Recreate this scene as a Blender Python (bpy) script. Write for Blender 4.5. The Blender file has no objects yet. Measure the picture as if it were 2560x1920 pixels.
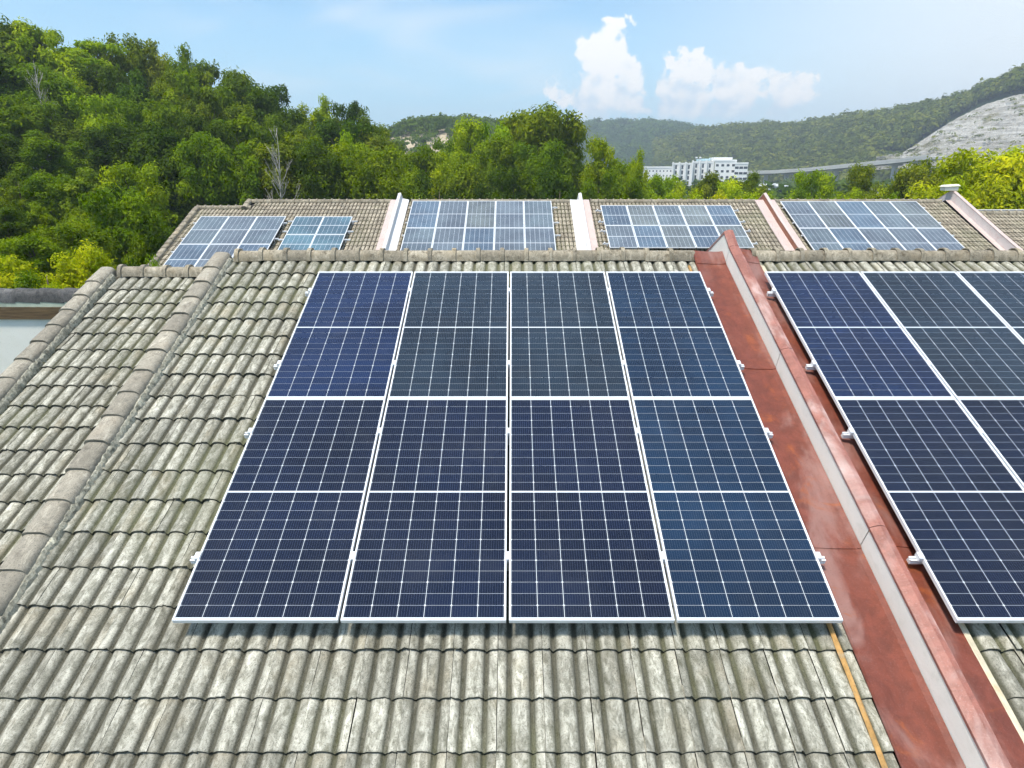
import bpy, math, random
import numpy as np
from math import sin, cos, tan, pi, radians, degrees, atan2, hypot
from mathutils import Vector, Matrix, noise as mnoise

random.seed(7)
RNG = np.random.default_rng(7)
SC = bpy.context.scene
COL = SC.collection

# ------------------------------------------------------------------ camera, world, sun, exposure
CAM_Z = 9.5                       # camera height above the ground between the houses
CAM_TILT = radians(17.4)
FOC, PX, PY = 1659.6, 1280.0, 960.0          # focal length and centre in photograph pixels (2560 x 1920)
cam_data = bpy.data.cameras.new('camera')
cam_data.sensor_width = 36.0
cam_data.lens = FOC / 2560 * 36.0
cam_data.clip_start = 0.05
cam_data.clip_end = 9000
cam = bpy.data.objects.new('camera', cam_data)
cam.location = (0, 0, CAM_Z)
cam.rotation_euler = (pi / 2 - CAM_TILT, 0, 0)
COL.objects.link(cam)
SC.camera = cam

SUN_DIR = Vector((-0.26, -0.27, 0.92)).normalized()
SUN_EL = math.asin(SUN_DIR.z)
SUN_AZ = atan2(SUN_DIR.x, SUN_DIR.y)
sun_data = bpy.data.lights.new('sun', 'SUN')
sun_data.energy = 3.2
sun_data.angle = radians(8.0)
sun_data.color = (1.0, 0.95, 0.86)
sun = bpy.data.objects.new('sun', sun_data)
sun.rotation_euler = SUN_DIR.to_track_quat('Z', 'Y').to_euler()
sun.location = (0, 0, 60)
COL.objects.link(sun)

VS = SC.view_settings
VS.view_transform = 'Standard'
VS.look = 'None'
VS.gamma = 1.0
VS.use_curve_mapping = False
VS.exposure = 0.70
SC.cycles.use_denoising = True
SC.cycles.use_adaptive_sampling = True
SC.cycles.adaptive_threshold = 0.03
SC.cycles.adaptive_min_samples = 12
SC.cycles.max_bounces = 4
SC.cycles.diffuse_bounces = 2
SC.cycles.glossy_bounces = 2
SC.cycles.transmission_bounces = 3
SC.cycles.transparent_max_bounces = 6
SC.cycles.volume_bounces = 0
SC.cycles.sample_clamp_indirect = 6.0


# ------------------------------------------------------------------ shader helpers
class NT:
    def __init__(self, nt):
        self.nt = nt

    def n(self, typ, **kw):
        nd = self.nt.nodes.new(typ)
        for k, v in kw.items():
            setattr(nd, k, v)
        return nd

    def put(self, sock, v):
        if v is None:
            return
        if isinstance(v, bpy.types.NodeSocket):
            self.nt.links.new(v, sock)
        else:
            if sock.type == 'RGBA' and hasattr(v, '__len__') and len(v) == 3:
                v = (*v, 1.0)
            sock.default_value = v

    def m(self, op, a, b=None, c=None, clamp=False):
        nd = self.n('ShaderNodeMath', operation=op, use_clamp=clamp)
        for i, v in enumerate((a, b, c)):
            self.put(nd.inputs[i], v)
        return nd.outputs[0]

    def mix(self, f, a, b, blend='MIX'):
        nd = self.n('ShaderNodeMix', data_type='RGBA', blend_type=blend)
        self.put(nd.inputs[0], f)
        self.put(nd.inputs[6], a)
        self.put(nd.inputs[7], b)
        return nd.outputs[2]

    def noise(self, vec, scale, detail=3.0, rough=0.55, dist=0.0):
        nd = self.n('ShaderNodeTexNoise')
        self.put(nd.inputs['Vector'], vec)
        nd.inputs['Scale'].default_value = scale
        nd.inputs['Detail'].default_value = detail
        nd.inputs['Roughness'].default_value = rough
        nd.inputs['Distortion'].default_value = dist
        return nd.outputs[0]

    def ramp(self, v, lo, hi, a=0.0, b=1.0, smooth=True):
        nd = self.n('ShaderNodeMapRange', interpolation_type='SMOOTHSTEP' if smooth else 'LINEAR')
        for i, x in enumerate((v, lo, hi, a, b)):
            self.put(nd.inputs[i], x)
        return nd.outputs[0]

    def mapv(self, vec, scale=(1, 1, 1), rot=(0, 0, 0), loc=(0, 0, 0)):
        nd = self.n('ShaderNodeMapping')
        self.put(nd.inputs['Vector'], vec)
        nd.inputs['Scale'].default_value = scale
        nd.inputs['Rotation'].default_value = rot
        nd.inputs['Location'].default_value = loc
        return nd.outputs[0]

    def pos(self):
        return self.n('ShaderNodeNewGeometry').outputs['Position']

    def attr(self, name):
        return self.n('ShaderNodeAttribute', attribute_name=name).outputs['Fac']

    def bump(self, h, strength=0.3, dist=0.01):
        nd = self.n('ShaderNodeBump')
        nd.inputs['Strength'].default_value = strength
        nd.inputs['Distance'].default_value = dist
        self.put(nd.inputs['Height'], h)
        return nd.outputs[0]


def material(name):
    m = bpy.data.materials.new(name)
    m.use_nodes = True
    t = NT(m.node_tree)
    b = m.node_tree.nodes['Principled BSDF']
    return m, t, b


# ------------------------------------------------------------------ world: Nishita sky with cumulus and thin veil
W = bpy.data.worlds.new('World')
SC.world = W
W.cycles.sampling_method = 'MANUAL'
W.cycles.sample_map_resolution = 256
W.use_nodes = True
wt = NT(W.node_tree)
bg = W.node_tree.nodes['Background']
sky = wt.n('ShaderNodeTexSky', sky_type='NISHITA')
sky.sun_disc = False
sky.sun_elevation = SUN_EL
sky.sun_rotation = SUN_AZ
sky.altitude = 100
sky.air_density = 1.0
sky.dust_density = 0.4
sky.ozone_density = 1.0
SKY_K = 0.125
tc = wt.n('ShaderNodeTexCoord').outputs['Generated']
sx = wt.n('ShaderNodeSeparateXYZ')
wt.put(sx.inputs[0], tc)
az = wt.m('MULTIPLY', wt.m('ARCTAN2', sx.outputs[0], sx.outputs[1]), 180 / pi)
el = wt.m('MULTIPLY', wt.m('ARCSINE', sx.outputs[2]), 180 / pi)
cv = wt.n('ShaderNodeCombineXYZ')
wt.put(cv.inputs[0], az)
wt.put(cv.inputs[1], el)
cvec = cv.outputs[0]
azp = wt.m('SUBTRACT', wt.m('FLOORED_MODULO', wt.m('ADD', az, 36.0), 72.0), 36.0)
fb = wt.noise(cvec, 0.50, 5.0, 0.60, 0.2)
fb2 = wt.noise(wt.mapv(cvec, loc=(0.35, -0.6, 0)), 0.50, 2.0, 0.6, 0.2)
env = None
for (a0, e0, ra, re) in ((7.4, 8.2, 2.5, 3.4), (7.4, 6.2, 4.2, 2.9), (13.6, 6.6, 3.0, 2.6),
                         (17.0, 5.8, 3.4, 2.1), (21.0, 5.5, 2.4, 1.9)):
    dx = wt.m('POWER', wt.m('ABSOLUTE', wt.m('DIVIDE', wt.m('SUBTRACT', azp, a0), ra)), 2.0)
    dy = wt.m('POWER', wt.m('ABSOLUTE', wt.m('DIVIDE', wt.m('SUBTRACT', el, e0), re)), 2.0)
    e = wt.m('SUBTRACT', 1.0, wt.m('ADD', dx, dy))
    env = e if env is None else wt.m('MAXIMUM', env, e)
env = wt.m('MAXIMUM', env, -2.0)
dens = wt.m('ADD', env, wt.m('MULTIPLY', wt.m('SUBTRACT', fb, 0.5), 4.2))
cum = wt.ramp(dens, 0.0, 0.45)
cum = wt.m('MULTIPLY', cum, wt.ramp(el, 3.4, 5.2))
shade = wt.ramp(wt.m('ADD', wt.m('MULTIPLY', wt.m('SUBTRACT', fb, fb2), 2.2), wt.m('MULTIPLY', wt.m('SUBTRACT', el, 6.0), 0.16)), -0.55, 0.35)
ccol = wt.mix(shade, (0.50, 0.61, 0.70), (0.80, 0.79, 0.77))
veil_n = wt.noise(wt.mapv(cvec, scale=(0.35, 1.6, 1)), 0.11, 3.0, 0.6, 0.4)
veil = wt.m('MULTIPLY', wt.ramp(veil_n, 0.42, 0.72), 0.55)
# whiter towards the horizon; the glow on the right is painted into the veil
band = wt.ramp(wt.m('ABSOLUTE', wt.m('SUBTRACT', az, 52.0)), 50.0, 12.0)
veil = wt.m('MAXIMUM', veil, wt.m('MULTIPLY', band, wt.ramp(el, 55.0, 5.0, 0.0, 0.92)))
veil = wt.m('MAXIMUM', veil, wt.ramp(el, 18.0, 45.0, 0.0, 0.26))  # unseen veil overhead, added to make the sky fill less blue
skyc = wt.mix(1.0, sky.outputs[0], (SKY_K, SKY_K, SKY_K), 'MULTIPLY')
skyc = wt.mix(1.0, skyc, (0.78, 1.0, 1.03), 'MULTIPLY')
skyc = wt.mix(wt.ramp(el, 16.0, 0.0, 0.0, 0.85), skyc, (0.32, 0.53, 0.68))
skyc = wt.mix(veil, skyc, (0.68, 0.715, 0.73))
skyc = wt.mix(cum, skyc, ccol)
wt.put(bg.inputs['Color'], skyc)
bg.inputs['Strength'].default_value = 1.0

# ------------------------------------------------------------------ geometry helpers
cF = np.array([0, cos(CAM_TILT), -sin(CAM_TILT)])
cU = np.array([0, sin(CAM_TILT), cos(CAM_TILT)])
cR = np.array([1.0, 0, 0])
CAMP = np.array([0, 0, CAM_Z])


def ray(x, y):
    return cF + cR * (x - PX) / FOC + cU * (PY - y) / FOC


def at_dist(x, y, d):
    """world point on the photograph's ray at horizontal distance d"""
    r = ray(x, y)
    return CAMP + r * (d / hypot(r[0], r[1]))


def proj(p):
    q = np.asarray(p, float) - CAMP
    z = q @ cF
    return PX + FOC * (q @ cR) / z, PY - FOC * (q @ cU) / z, z


class MB:
    """collects faces, builds one mesh"""

    def __init__(self):
        self.v, self.f, self.mi = [], [], []

    def add(self, verts, faces, mi=0):
        o = len(self.v)
        self.v.extend([tuple(p) for p in verts])
        self.f.extend([tuple(i + o for i in f) for f in faces])
        self.mi.extend([mi] * len(faces))
        return self

    def box(self, x0, x1, y0, y1, z0, z1, mi=0):
        vs = [(x0, y0, z0), (x1, y0, z0), (x1, y1, z0), (x0, y1, z0), (x0, y0, z1), (x1, y0, z1), (x1, y1, z1), (x0, y1, z1)]
        return self.add(vs, [(0, 3, 2, 1), (4, 5, 6, 7), (0, 1, 5, 4), (1, 2, 6, 5), (2, 3, 7, 6), (3, 0, 4, 7)], mi)

    def sweep(self, rings, closed=True, caps=True, mi=0):
        """rings: list of equally long point lists"""
        k = len(rings[0])
        vs = [p for r in rings for p in r]
        fs = []
        for i in range(len(rings) - 1):
            for j in range(k if closed else k - 1):
                a, b = i * k + j, i * k + (j + 1) % k
                fs.append((a, b, b + k, a + k))
        if caps and closed:
            fs.append(tuple(reversed(range(k))))
            fs.append(tuple(range((len(rings) - 1) * k, len(rings) * k)))
        return self.add(vs, fs, mi)

    def tube(self, pts, radii, k=7, mi=0):
        rings = []
        for i, p in enumerate(pts):
            a = Vector(pts[max(i - 1, 0)])
            b = Vector(pts[min(i + 1, len(pts) - 1)])
            d = (b - a).normalized()
            u = d.orthogonal().normalized() if abs(d.z) > 0.95 else d.cross(Vector((0, 0, 1))).normalized()
            w = d.cross(u)
            rings.append([tuple(Vector(p) + (u * cos(2 * pi * j / k) + w * sin(2 * pi * j / k)) * radii[i]) for j in range(k)])
        return self.sweep(rings, True, True, mi)

    def mesh(self, name, mats, smooth=False):
        me = bpy.data.meshes.new(name)
        me.from_pydata(self.v, [], self.f)
        for m in (mats if isinstance(mats, (list, tuple)) else [mats]):
            me.materials.append(m)
        if any(self.mi):
            me.polygons.foreach_set('material_index', self.mi)
        if smooth:
            me.polygons.foreach_set('use_smooth', [True] * len(me.polygons))
        me.update()
        return me

    def build(self, name, mats, parent=None, loc=(0, 0, 0), smooth=False):
        return link(name, self.mesh(name, mats, smooth), parent, loc)


def link(name, me, parent=None, loc=(0, 0, 0)):
    o = bpy.data.objects.new(name, me)
    o.location = loc
    o.parent = parent
    COL.objects.link(o)
    return o


def tag(o, label=None, cat=None, group=None, kind=None):
    if label:
        o['label'] = label
    if cat:
        o['category'] = cat
    if group:
        o['group'] = group
    if kind:
        o['kind'] = kind
    return o


def thing(name, loc, label, cat, group=None):
    o = bpy.data.objects.new(name, None)
    o.location = loc
    o.empty_display_size = 0.2
    COL.objects.link(o)
    return tag(o, label, cat, group)


def rebase(mb, loc):
    mb.v = [(a - loc[0], b - loc[1], c - loc[2]) for a, b, c in mb.v]
    return mb


ORD = ['first', 'second', 'third', 'fourth', 'fifth', 'sixth', 'seventh', 'eighth', 'ninth', 'tenth', 'eleventh', 'twelfth',
       'thirteenth', 'fourteenth', 'fifteenth', 'sixteenth', 'seventeenth', 'eighteenth', 'nineteenth', 'twentieth', 'twenty-first', 'twenty-second', 'twenty-third', 'twenty-fourth',
       'twenty-fifth', 'twenty-sixth', 'twenty-seventh', 'twenty-eighth', 'twenty-ninth', 'thirtieth']


# ------------------------------------------------------------------ materials
def concrete(name, c1, c2, dark, dark_amt=0.6, warm=None, tile=False, rough=0.9):
    m, t, b = material(name)
    p = t.pos()
    oi = t.n('ShaderNodeObjectInfo').outputs['Random']
    isl = t.n('ShaderNodeNewGeometry').outputs['Random Per Island']
    rnd = t.m('FRACT', t.m('ADD', t.m('MULTIPLY', oi, 7.31), t.m('MULTIPLY', isl, 3.17)))
    off = t.n('ShaderNodeCombineXYZ')
    t.put(off.inputs[0], t.m('MULTIPLY', rnd, 23.0))
    t.put(off.inputs[2], t.m('MULTIPLY', rnd, 11.0))
    va = t.n('ShaderNodeVectorMath', operation='ADD')
    t.put(va.inputs[0], p)
    t.put(va.inputs[1], off.outputs[0])
    pv = va.outputs[0]
    n_big = t.noise(p, 0.55, 4.0, 0.6)
    n_mid = t.noise(t.mapv(pv, scale=(1.3, 0.8, 1)), 13.0, 5.0, 0.72, 0.8)
    n_fine = t.noise(pv, 95.0, 3.0, 0.75)
    n_streak = t.noise(t.mapv(pv, scale=(2.2, 0.7, 1.2)), 8.0, 4.0, 0.72, 0.9)
    col = t.mix(t.ramp(n_mid, 0.34, 0.66), c2, c1)
    light = tuple(min(0.72, x * 1.4) for x in c1)
    col = t.mix(t.m('MULTIPLY', t.ramp(n_streak, 0.52, 0.68), 0.7), col, light)
    if warm:
        col = t.mix(t.m('MULTIPLY', t.ramp(t.noise(pv, 2.6, 3.0), 0.5, 0.75), 0.5), col, warm)
    tint = t.ramp(rnd, 0.0, 1.0, 0.74, 1.18, False)
    tn = t.n('ShaderNodeCombineColor')
    for i, k in enumerate((1.0, 0.995, 0.985)):
        t.put(tn.inputs[i], t.m('MULTIPLY', tint, k))
    col = t.mix(1.0, col, tn.outputs[0], 'MULTIPLY')
    if tile:
        pan = t.attr('pan')
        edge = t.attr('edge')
        dirt = t.m('MULTIPLY', pan, t.ramp(n_mid, 0.2, 0.7, 0.72, 1.1))
        dirt = t.m('MULTIPLY', dirt, t.ramp(n_fine, 0.25, 0.7, 0.8, 1.0), clamp=True)
        dirt = t.m('MAXIMUM', t.m('MULTIPLY', dirt, dark_amt), t.m('MULTIPLY', t.ramp(n_streak, 0.52, 0.32), 0.55))
        dcol = t.mix(t.ramp(n_big, 0.42, 0.62), dark, (0.085, 0.088, 0.035))
        col = t.mix(dirt, col, dcol)
        col = t.mix(t.m('MULTIPLY', t.ramp(n_big, 0.50, 0.68), 0.30), col, (0.19, 0.195, 0.125))
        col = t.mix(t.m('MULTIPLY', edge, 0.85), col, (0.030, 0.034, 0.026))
    else:
        col = t.mix(t.m('MULTIPLY', t.ramp(t.noise(pv, 13.0, 6.0, 0.7), 0.52, 0.68), dark_amt), col, dark)
    spk = t.m('MULTIPLY', t.ramp(n_fine, 0.52, 0.68), 0.60)
    col = t.mix(spk, col, dark)
    t.put(b.inputs['Base Color'], col)
    b.inputs['Roughness'].default_value = rough
    b.inputs['Specular IOR Level'].default_value = 0.25
    t.put(b.inputs['Normal'], t.bump(t.m('ADD', n_fine, t.m('MULTIPLY', n_mid, 1.2)), 0.45, 0.006))
    return m


M = {}
M['tile'] = concrete('tile_concrete', (0.50, 0.48, 0.405), (0.255, 0.245, 0.195), (0.060, 0.057, 0.038), 1.0, (0.36, 0.30, 0.20), True)
M['far_tile'] = concrete('far_tile_concrete', (0.47, 0.41, 0.32), (0.30, 0.26, 0.20), (0.075, 0.062, 0.043), 1.0, (0.38, 0.30, 0.22), True)
M['ridge'] = concrete('ridge_concrete', (0.40, 0.35, 0.27), (0.24, 0.21, 0.155), (0.07, 0.055, 0.035), 0.65, (0.40, 0.31, 0.19))
M['verge'] = concrete('verge_concrete', (0.38, 0.345, 0.28), (0.29, 0.262, 0.21), (0.09, 0.08, 0.065), 0.45, (0.40, 0.33, 0.25))
M['mortar'] = concrete('mortar_lichen', (0.42, 0.40, 0.32), (0.22, 0.21, 0.165), (0.06, 0.06, 0.045), 0.7)
M['slate_cap'] = concrete('dark_cap_concrete', (0.15, 0.145, 0.14), (0.075, 0.075, 0.078), (0.03, 0.03, 0.03), 0.5)


def flat(name, col, rough=0.6, metal=0.0, var=0.12, scale=6.0, spec=0.4, stain=None, stain_amt=0.4, stain_scale=2.5, bump=0.0):
    m, t, b = material(name)
    p = t.pos()
    nz = t.noise(p, scale, 5.0, 0.65)
    c = t.mix(t.ramp(nz, 0.25, 0.75), tuple(x * (1 - var) for x in col), tuple(min(1, x * (1 + var)) for x in col))
    if stain:
        c = t.mix(t.m('MULTIPLY', t.ramp(t.noise(p, stain_scale, 6.0, 0.7, 0.4), 0.50, 0.72), stain_amt), c, stain)
    t.put(b.inputs['Base Color'], c)
    b.inputs['Roughness'].default_value = rough
    b.inputs['Metallic'].default_value = metal
    b.inputs['Specular IOR Level'].default_value = spec
    if bump:
        t.put(b.inputs['Normal'], t.bump(t.noise(p, 60.0, 4.0, 0.7), bump, 0.004))
    return m


M['deck'] = flat('roof_underlay', (0.03, 0.028, 0.025), 0.95)
M['frame'] = flat('anodised_frame', (0.80, 0.81, 0.83), 0.35, 0.0, 0.03, 3.0, 0.5)
M['rail'] = flat('rail_aluminium', (0.80, 0.81, 0.83), 0.38, 0.1, 0.05, 20.0, 0.5)
M['backsheet'] = flat('backsheet_white', (0.66, 0.69, 0.72), 0.12, 0.0, 0.02, 3.0, 0.5)
M['white_wall'] = flat('parapet_white_paint', (0.91, 0.88, 0.79), 0.75, 0, 0.03, 3.0, 0.3, (0.66, 0.66, 0.56), 0.40, 5.0, 0.15)
M['cream_wall'] = flat('cream_wall_paint', (0.84, 0.82, 0.74), 0.8, 0, 0.03, 1.2, 0.3, (0.70, 0.67, 0.55), 0.3, 1.4)
M['house_wall'] = flat('house_wall_paint', (0.62, 0.60, 0.54), 0.8, 0, 0.05, 1.0, 0.3)
M['sealant'] = flat('orange_sealant', (0.44, 0.25, 0.085), 0.7, 0, 0.35, 14.0, 0.3, (0.40, 0.36, 0.27), 0.7, 9.0)
M['cream_bead'] = flat('cream_sealant', (0.62, 0.55, 0.40), 0.6, 0, 0.18, 9.0, 0.3, (0.60, 0.40, 0.16), 0.6, 6.0)
M['pale_flash'] = flat('pale_green_flashing', (0.48, 0.52, 0.41), 0.6, 0, 0.15, 6.0, 0.3, (0.22, 0.26, 0.21), 0.55, 5.0)
M['pink_flash'] = flat('faded_pink_paint', (0.58, 0.46, 0.42), 0.55, 0, 0.06, 2.0, 0.4, (0.52, 0.34, 0.30), 0.30, 2.2)
M['pink_wall'] = flat('faded_pink_wall', (0.68, 0.60, 0.57), 0.65, 0, 0.06, 2.0, 0.4, (0.55, 0.28, 0.24), 0.40, 3.2)
M['white_flash'] = flat('white_painted_flashing', (0.74, 0.72, 0.70), 0.5, 0, 0.03, 2.0, 0.4)
M['brown_wall'] = flat('brown_painted_wall', (0.30, 0.125, 0.075), 0.65, 0, 0.12, 3.0, 0.3)
M['black'] = flat('black_gap', (0.012, 0.012, 0.014), 0.9)
M['white_plastic'] = flat('white_cap_plastic', (0.75, 0.72, 0.62), 0.5)
M['crack'] = flat('dark_joint', (0.09, 0.065, 0.045), 0.9, var=0.3)


def wood_mat():
    m, t, b = material('brown_timber')
    p = t.pos()
    nz = t.noise(t.mapv(p, scale=(0.6, 4, 16)), 5.0, 5.0, 0.65, 0.4)
    t.put(b.inputs['Base Color'], t.mix(t.ramp(nz, 0.3, 0.7), (0.055, 0.032, 0.015), (0.19, 0.125, 0.06)))
    b.inputs['Roughness'].default_value = 0.75
    return m


M['timber'] = wood_mat()


def red_metal(name, base, pale, pale_amt, rust_amt):
    m, t, b = material(name)
    p = t.pos()
    big = t.noise(t.mapv(p, scale=(1.6, 0.7, 0.7)), 1.7, 4.0, 0.6, 0.5)
    fine = t.noise(p, 90.0, 3.0, 0.7)
    mid = t.noise(p, 7.0, 6.0, 0.7, 0.6)
    c = t.mix(t.ramp(mid, 0.3, 0.7), tuple(x * 0.72 for x in base), tuple(x * 1.18 for x in base))
    c = t.mix(t.m('MULTIPLY', t.ramp(big, 0.48, 0.70), pale_amt), c, pale)
    c = t.mix(t.m('MULTIPLY', t.ramp(t.noise(p, 3.1, 5.0, 0.7, 0.8), 0.55, 0.75), rust_amt), c, (0.34, 0.085, 0.018))
    c = t.mix(t.m('MULTIPLY', t.ramp(fine, 0.55, 0.70), 0.22), c, pale)
    c = t.mix(t.m('MULTIPLY', t.ramp(fine, 0.45, 0.30), 0.28), c, tuple(x * 0.4 for x in base))
    t.put(b.inputs['Base Color'], c)
    t.put(b.inputs['Roughness'], t.ramp(big, 0.3, 0.7, 0.42, 0.62))
    b.inputs['Specular IOR Level'].default_value = 0.5
    t.put(b.inputs['Normal'], t.bump(t.m('ADD', fine, t.m('MULTIPLY', mid, 2.0)), 0.25, 0.004))
    return m


M['red'] = red_metal('red_painted_flashing', (0.185, 0.047, 0.027), (0.32, 0.18, 0.155), 0.7, 0.85)
M['red_cap'] = red_metal('red_painted_coping', (0.34, 0.130, 0.095), (0.60, 0.46, 0.42), 0.9, 0.3)


def cell_mat(far=False):
    m, t, b = material('far_solar_cells' if far else 'solar_cell_glass')
    if far:
        uv = t.n('ShaderNodeTexCoord').outputs['UV']
        s = t.n('ShaderNodeSeparateXYZ')
        t.put(s.inputs[0], uv)

        def line(v, n, w):
            fr = t.m('FRACT', t.m('MULTIPLY', v, n))
            d = t.m('MINIMUM', fr, t.m('SUBTRACT', 1.0, fr))
            return t.m('LESS_THAN', d, w)
        ln = t.m('MAXIMUM', line(s.outputs[0], 6.0, 0.034), t.m('MULTIPLY', line(s.outputs[1], 12.0, 0.06), 0.6))
        bus = 0.0
    else:
        oc = t.n('ShaderNodeTexCoord').outputs['Object']
        s = t.n('ShaderNodeSeparateXYZ')
        t.put(s.inputs[0], oc)
        fr = t.m('FRACT', t.m('MULTIPLY', t.m('ADD', s.outputs[0], 0.0905), 10 / 0.181))
        d = t.m('ABSOLUTE', t.m('SUBTRACT', fr, 0.5))
        ln = t.m('MULTIPLY', t.m('LESS_THAN', d, 0.07), 0.09)
    oi = t.n('ShaderNodeObjectInfo')
    p = t.pos()
    var = t.noise(p, 0.9, 3.0)
    oc2 = t.mix(1.0, oi.outputs['Color'], t.mix(t.ramp(var, 0.35, 0.65), (0.75, 0.75, 0.78), (1.25, 1.25, 1.2)), 'MULTIPLY')
    rr = t.ramp(oi.outputs['Random'], 0, 1, 0.85, 1.15, False)
    cc = t.n('ShaderNodeCombineColor')
    for i in range(3):
        t.put(cc.inputs[i], rr)
    base = t.mix(1.0, oc2, cc.outputs[0], 'MULTIPLY')
    base = t.mix(ln, base, (0.42, 0.46, 0.52))
    # dust film, thicker in patches
    dust = t.m('MULTIPLY', t.ramp(t.noise(p, 2.3, 6.0, 0.7, 0.5), 0.45, 0.8), 0.02)
    base = t.mix(dust, base, (0.45, 0.44, 0.40))
    t.put(b.inputs['Base Color'], base)
    t.put(b.inputs['Roughness'], t.ramp(t.noise(p, 1.4, 4.0), 0.3, 0.7, 0.07, 0.13))
    b.inputs['IOR'].default_value = 1.5
    b.inputs['Specular IOR Level'].default_value = 0.5
    return m


M['cell'] = cell_mat()
M['far_cell'] = cell_mat(True)


def leaf_mat():
    m, t, b = material('leaves')
    oi = t.n('ShaderNodeObjectInfo')
    tone = t.attr('tone')
    k = t.ramp(tone, 0, 1, 0.50, 1.55, False)
    cc = t.n('ShaderNodeCombineColor')
    t.put(cc.inputs[0], t.m('MULTIPLY', k, t.ramp(tone, 0.3, 1, 0.9, 1.2, False)))
    t.put(cc.inputs[1], k)
    t.put(cc.inputs[2], k)
    c = t.mix(1.0, oi.outputs['Color'], cc.outputs[0], 'MULTIPLY')
    t.put(b.inputs['Base Color'], c)
    b.inputs['Roughness'].default_value = 0.7
    b.inputs['Specular IOR Level'].default_value = 0.08
    tr = t.n('ShaderNodeBsdfTranslucent')
    t.put(tr.inputs['Color'], t.mix(1.0, c, (1.25, 1.3, 0.6), 'MULTIPLY'))
    mx = t.n('ShaderNodeMixShader')
    mx.inputs[0].default_value = 0.38
    t.nt.links.new(b.outputs[0], mx.inputs[1])
    t.nt.links.new(tr.outputs[0], mx.inputs[2])
    out = m.node_tree.nodes['Material Output']
    t.nt.links.new(mx.outputs[0], out.inputs['Surface'])
    return m


M['leaf'] = leaf_mat()
M['bark'] = flat('bark', (0.16, 0.125, 0.09), 0.9, 0, 0.4, 4.0, 0.2)
M['dead_bark'] = flat('pale_dead_bark', (0.50, 0.46, 0.40), 0.85, 0, 0.25, 4.0, 0.2)
M['ground'] = flat('ground_undergrowth', (0.045, 0.060, 0.022), 0.95, 0, 0.5, 0.5, 0.1, (0.10, 0.09, 0.05), 0.5, 0.12)
M['hill'] = flat('hill_soil', (0.040, 0.065, 0.026), 0.95, 0, 0.4, 0.05, 0.1, (0.09, 0.09, 0.04), 0.5, 0.02)
M['sand'] = flat('sandy_soil', (0.50, 0.42, 0.30), 0.95, 0, 0.15, 0.3, 0.1, (0.22, 0.22, 0.10), 0.5, 0.12)


def rock_mat():
    m, t, b = material('quarry_rock')
    p = t.pos()
    a = t.noise(t.mapv(p, scale=(0.35, 0.35, 6.0)), 0.10, 5.0, 0.7, 0.5)
    c = t.mix(t.ramp(a, 0.3, 0.7), (0.30, 0.275, 0.235), (0.66, 0.635, 0.585))
    c = t.mix(t.m('MULTIPLY', t.ramp(t.noise(p, 0.05, 6.0, 0.75), 0.52, 0.64), 0.75), c, (0.19, 0.17, 0.07))
    c = t.mix(t.m('MULTIPLY', t.ramp(t.noise(t.mapv(p, scale=(2.5, 2.5, 0.5)), 0.12, 5.0, 0.75), 0.52, 0.66), 0.5), c, (0.16, 0.14, 0.12))
    t.put(b.inputs['Base Color'], c)
    b.inputs['Roughness'].default_value = 0.95
    t.put(b.inputs['Normal'], t.bump(t.noise(p, 0.6, 6.0, 0.75), 1.0, 1.5))
    return m


M['rock'] = rock_mat()
M['far_white'] = flat('apartment_white_render', (0.88, 0.87, 0.84), 0.8, 0, 0.04, 0.2, 0.3)
M['far_grey'] = flat('apartment_grey_render', (0.52, 0.54, 0.55), 0.8, 0, 0.04, 0.2, 0.3)
M['far_blue'] = flat('pale_blue_roof', (0.45, 0.62, 0.66), 0.7)
M['window'] = flat('window_glass', (0.05, 0.06, 0.075), 0.15, 0, 0.3, 0.5, 0.5)
M['conc_far'] = flat('viaduct_concrete', (0.56, 0.54, 0.50), 0.85, 0, 0.08, 0.2, 0.3)
M['lamp'] = flat('lamp_white', (0.75, 0.75, 0.73), 0.5)

# ------------------------------------------------------------------ roof frame (local x across, y up the slope, z off the tiles)
PITCH = radians(23.29)
NB = np.array([0, -sin(PITCH), cos(PITCH)])
DV = np.array([0, cos(PITCH), sin(PITCH)])
PB = np.array([0, 3.8508576, CAM_Z - 2.90126443])       # lower edge of the front array, glass plane
APEX_S = 5.211
ROW_SHIFT = np.array([0, 19.63, 0])                     # second terrace row
TILE_W, GAUGE, TILE_L = 0.305, 0.329, 0.42


def roof_origin(off, far=False):
    return PB + NB * off + (ROW_SHIFT if far else 0)


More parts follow.
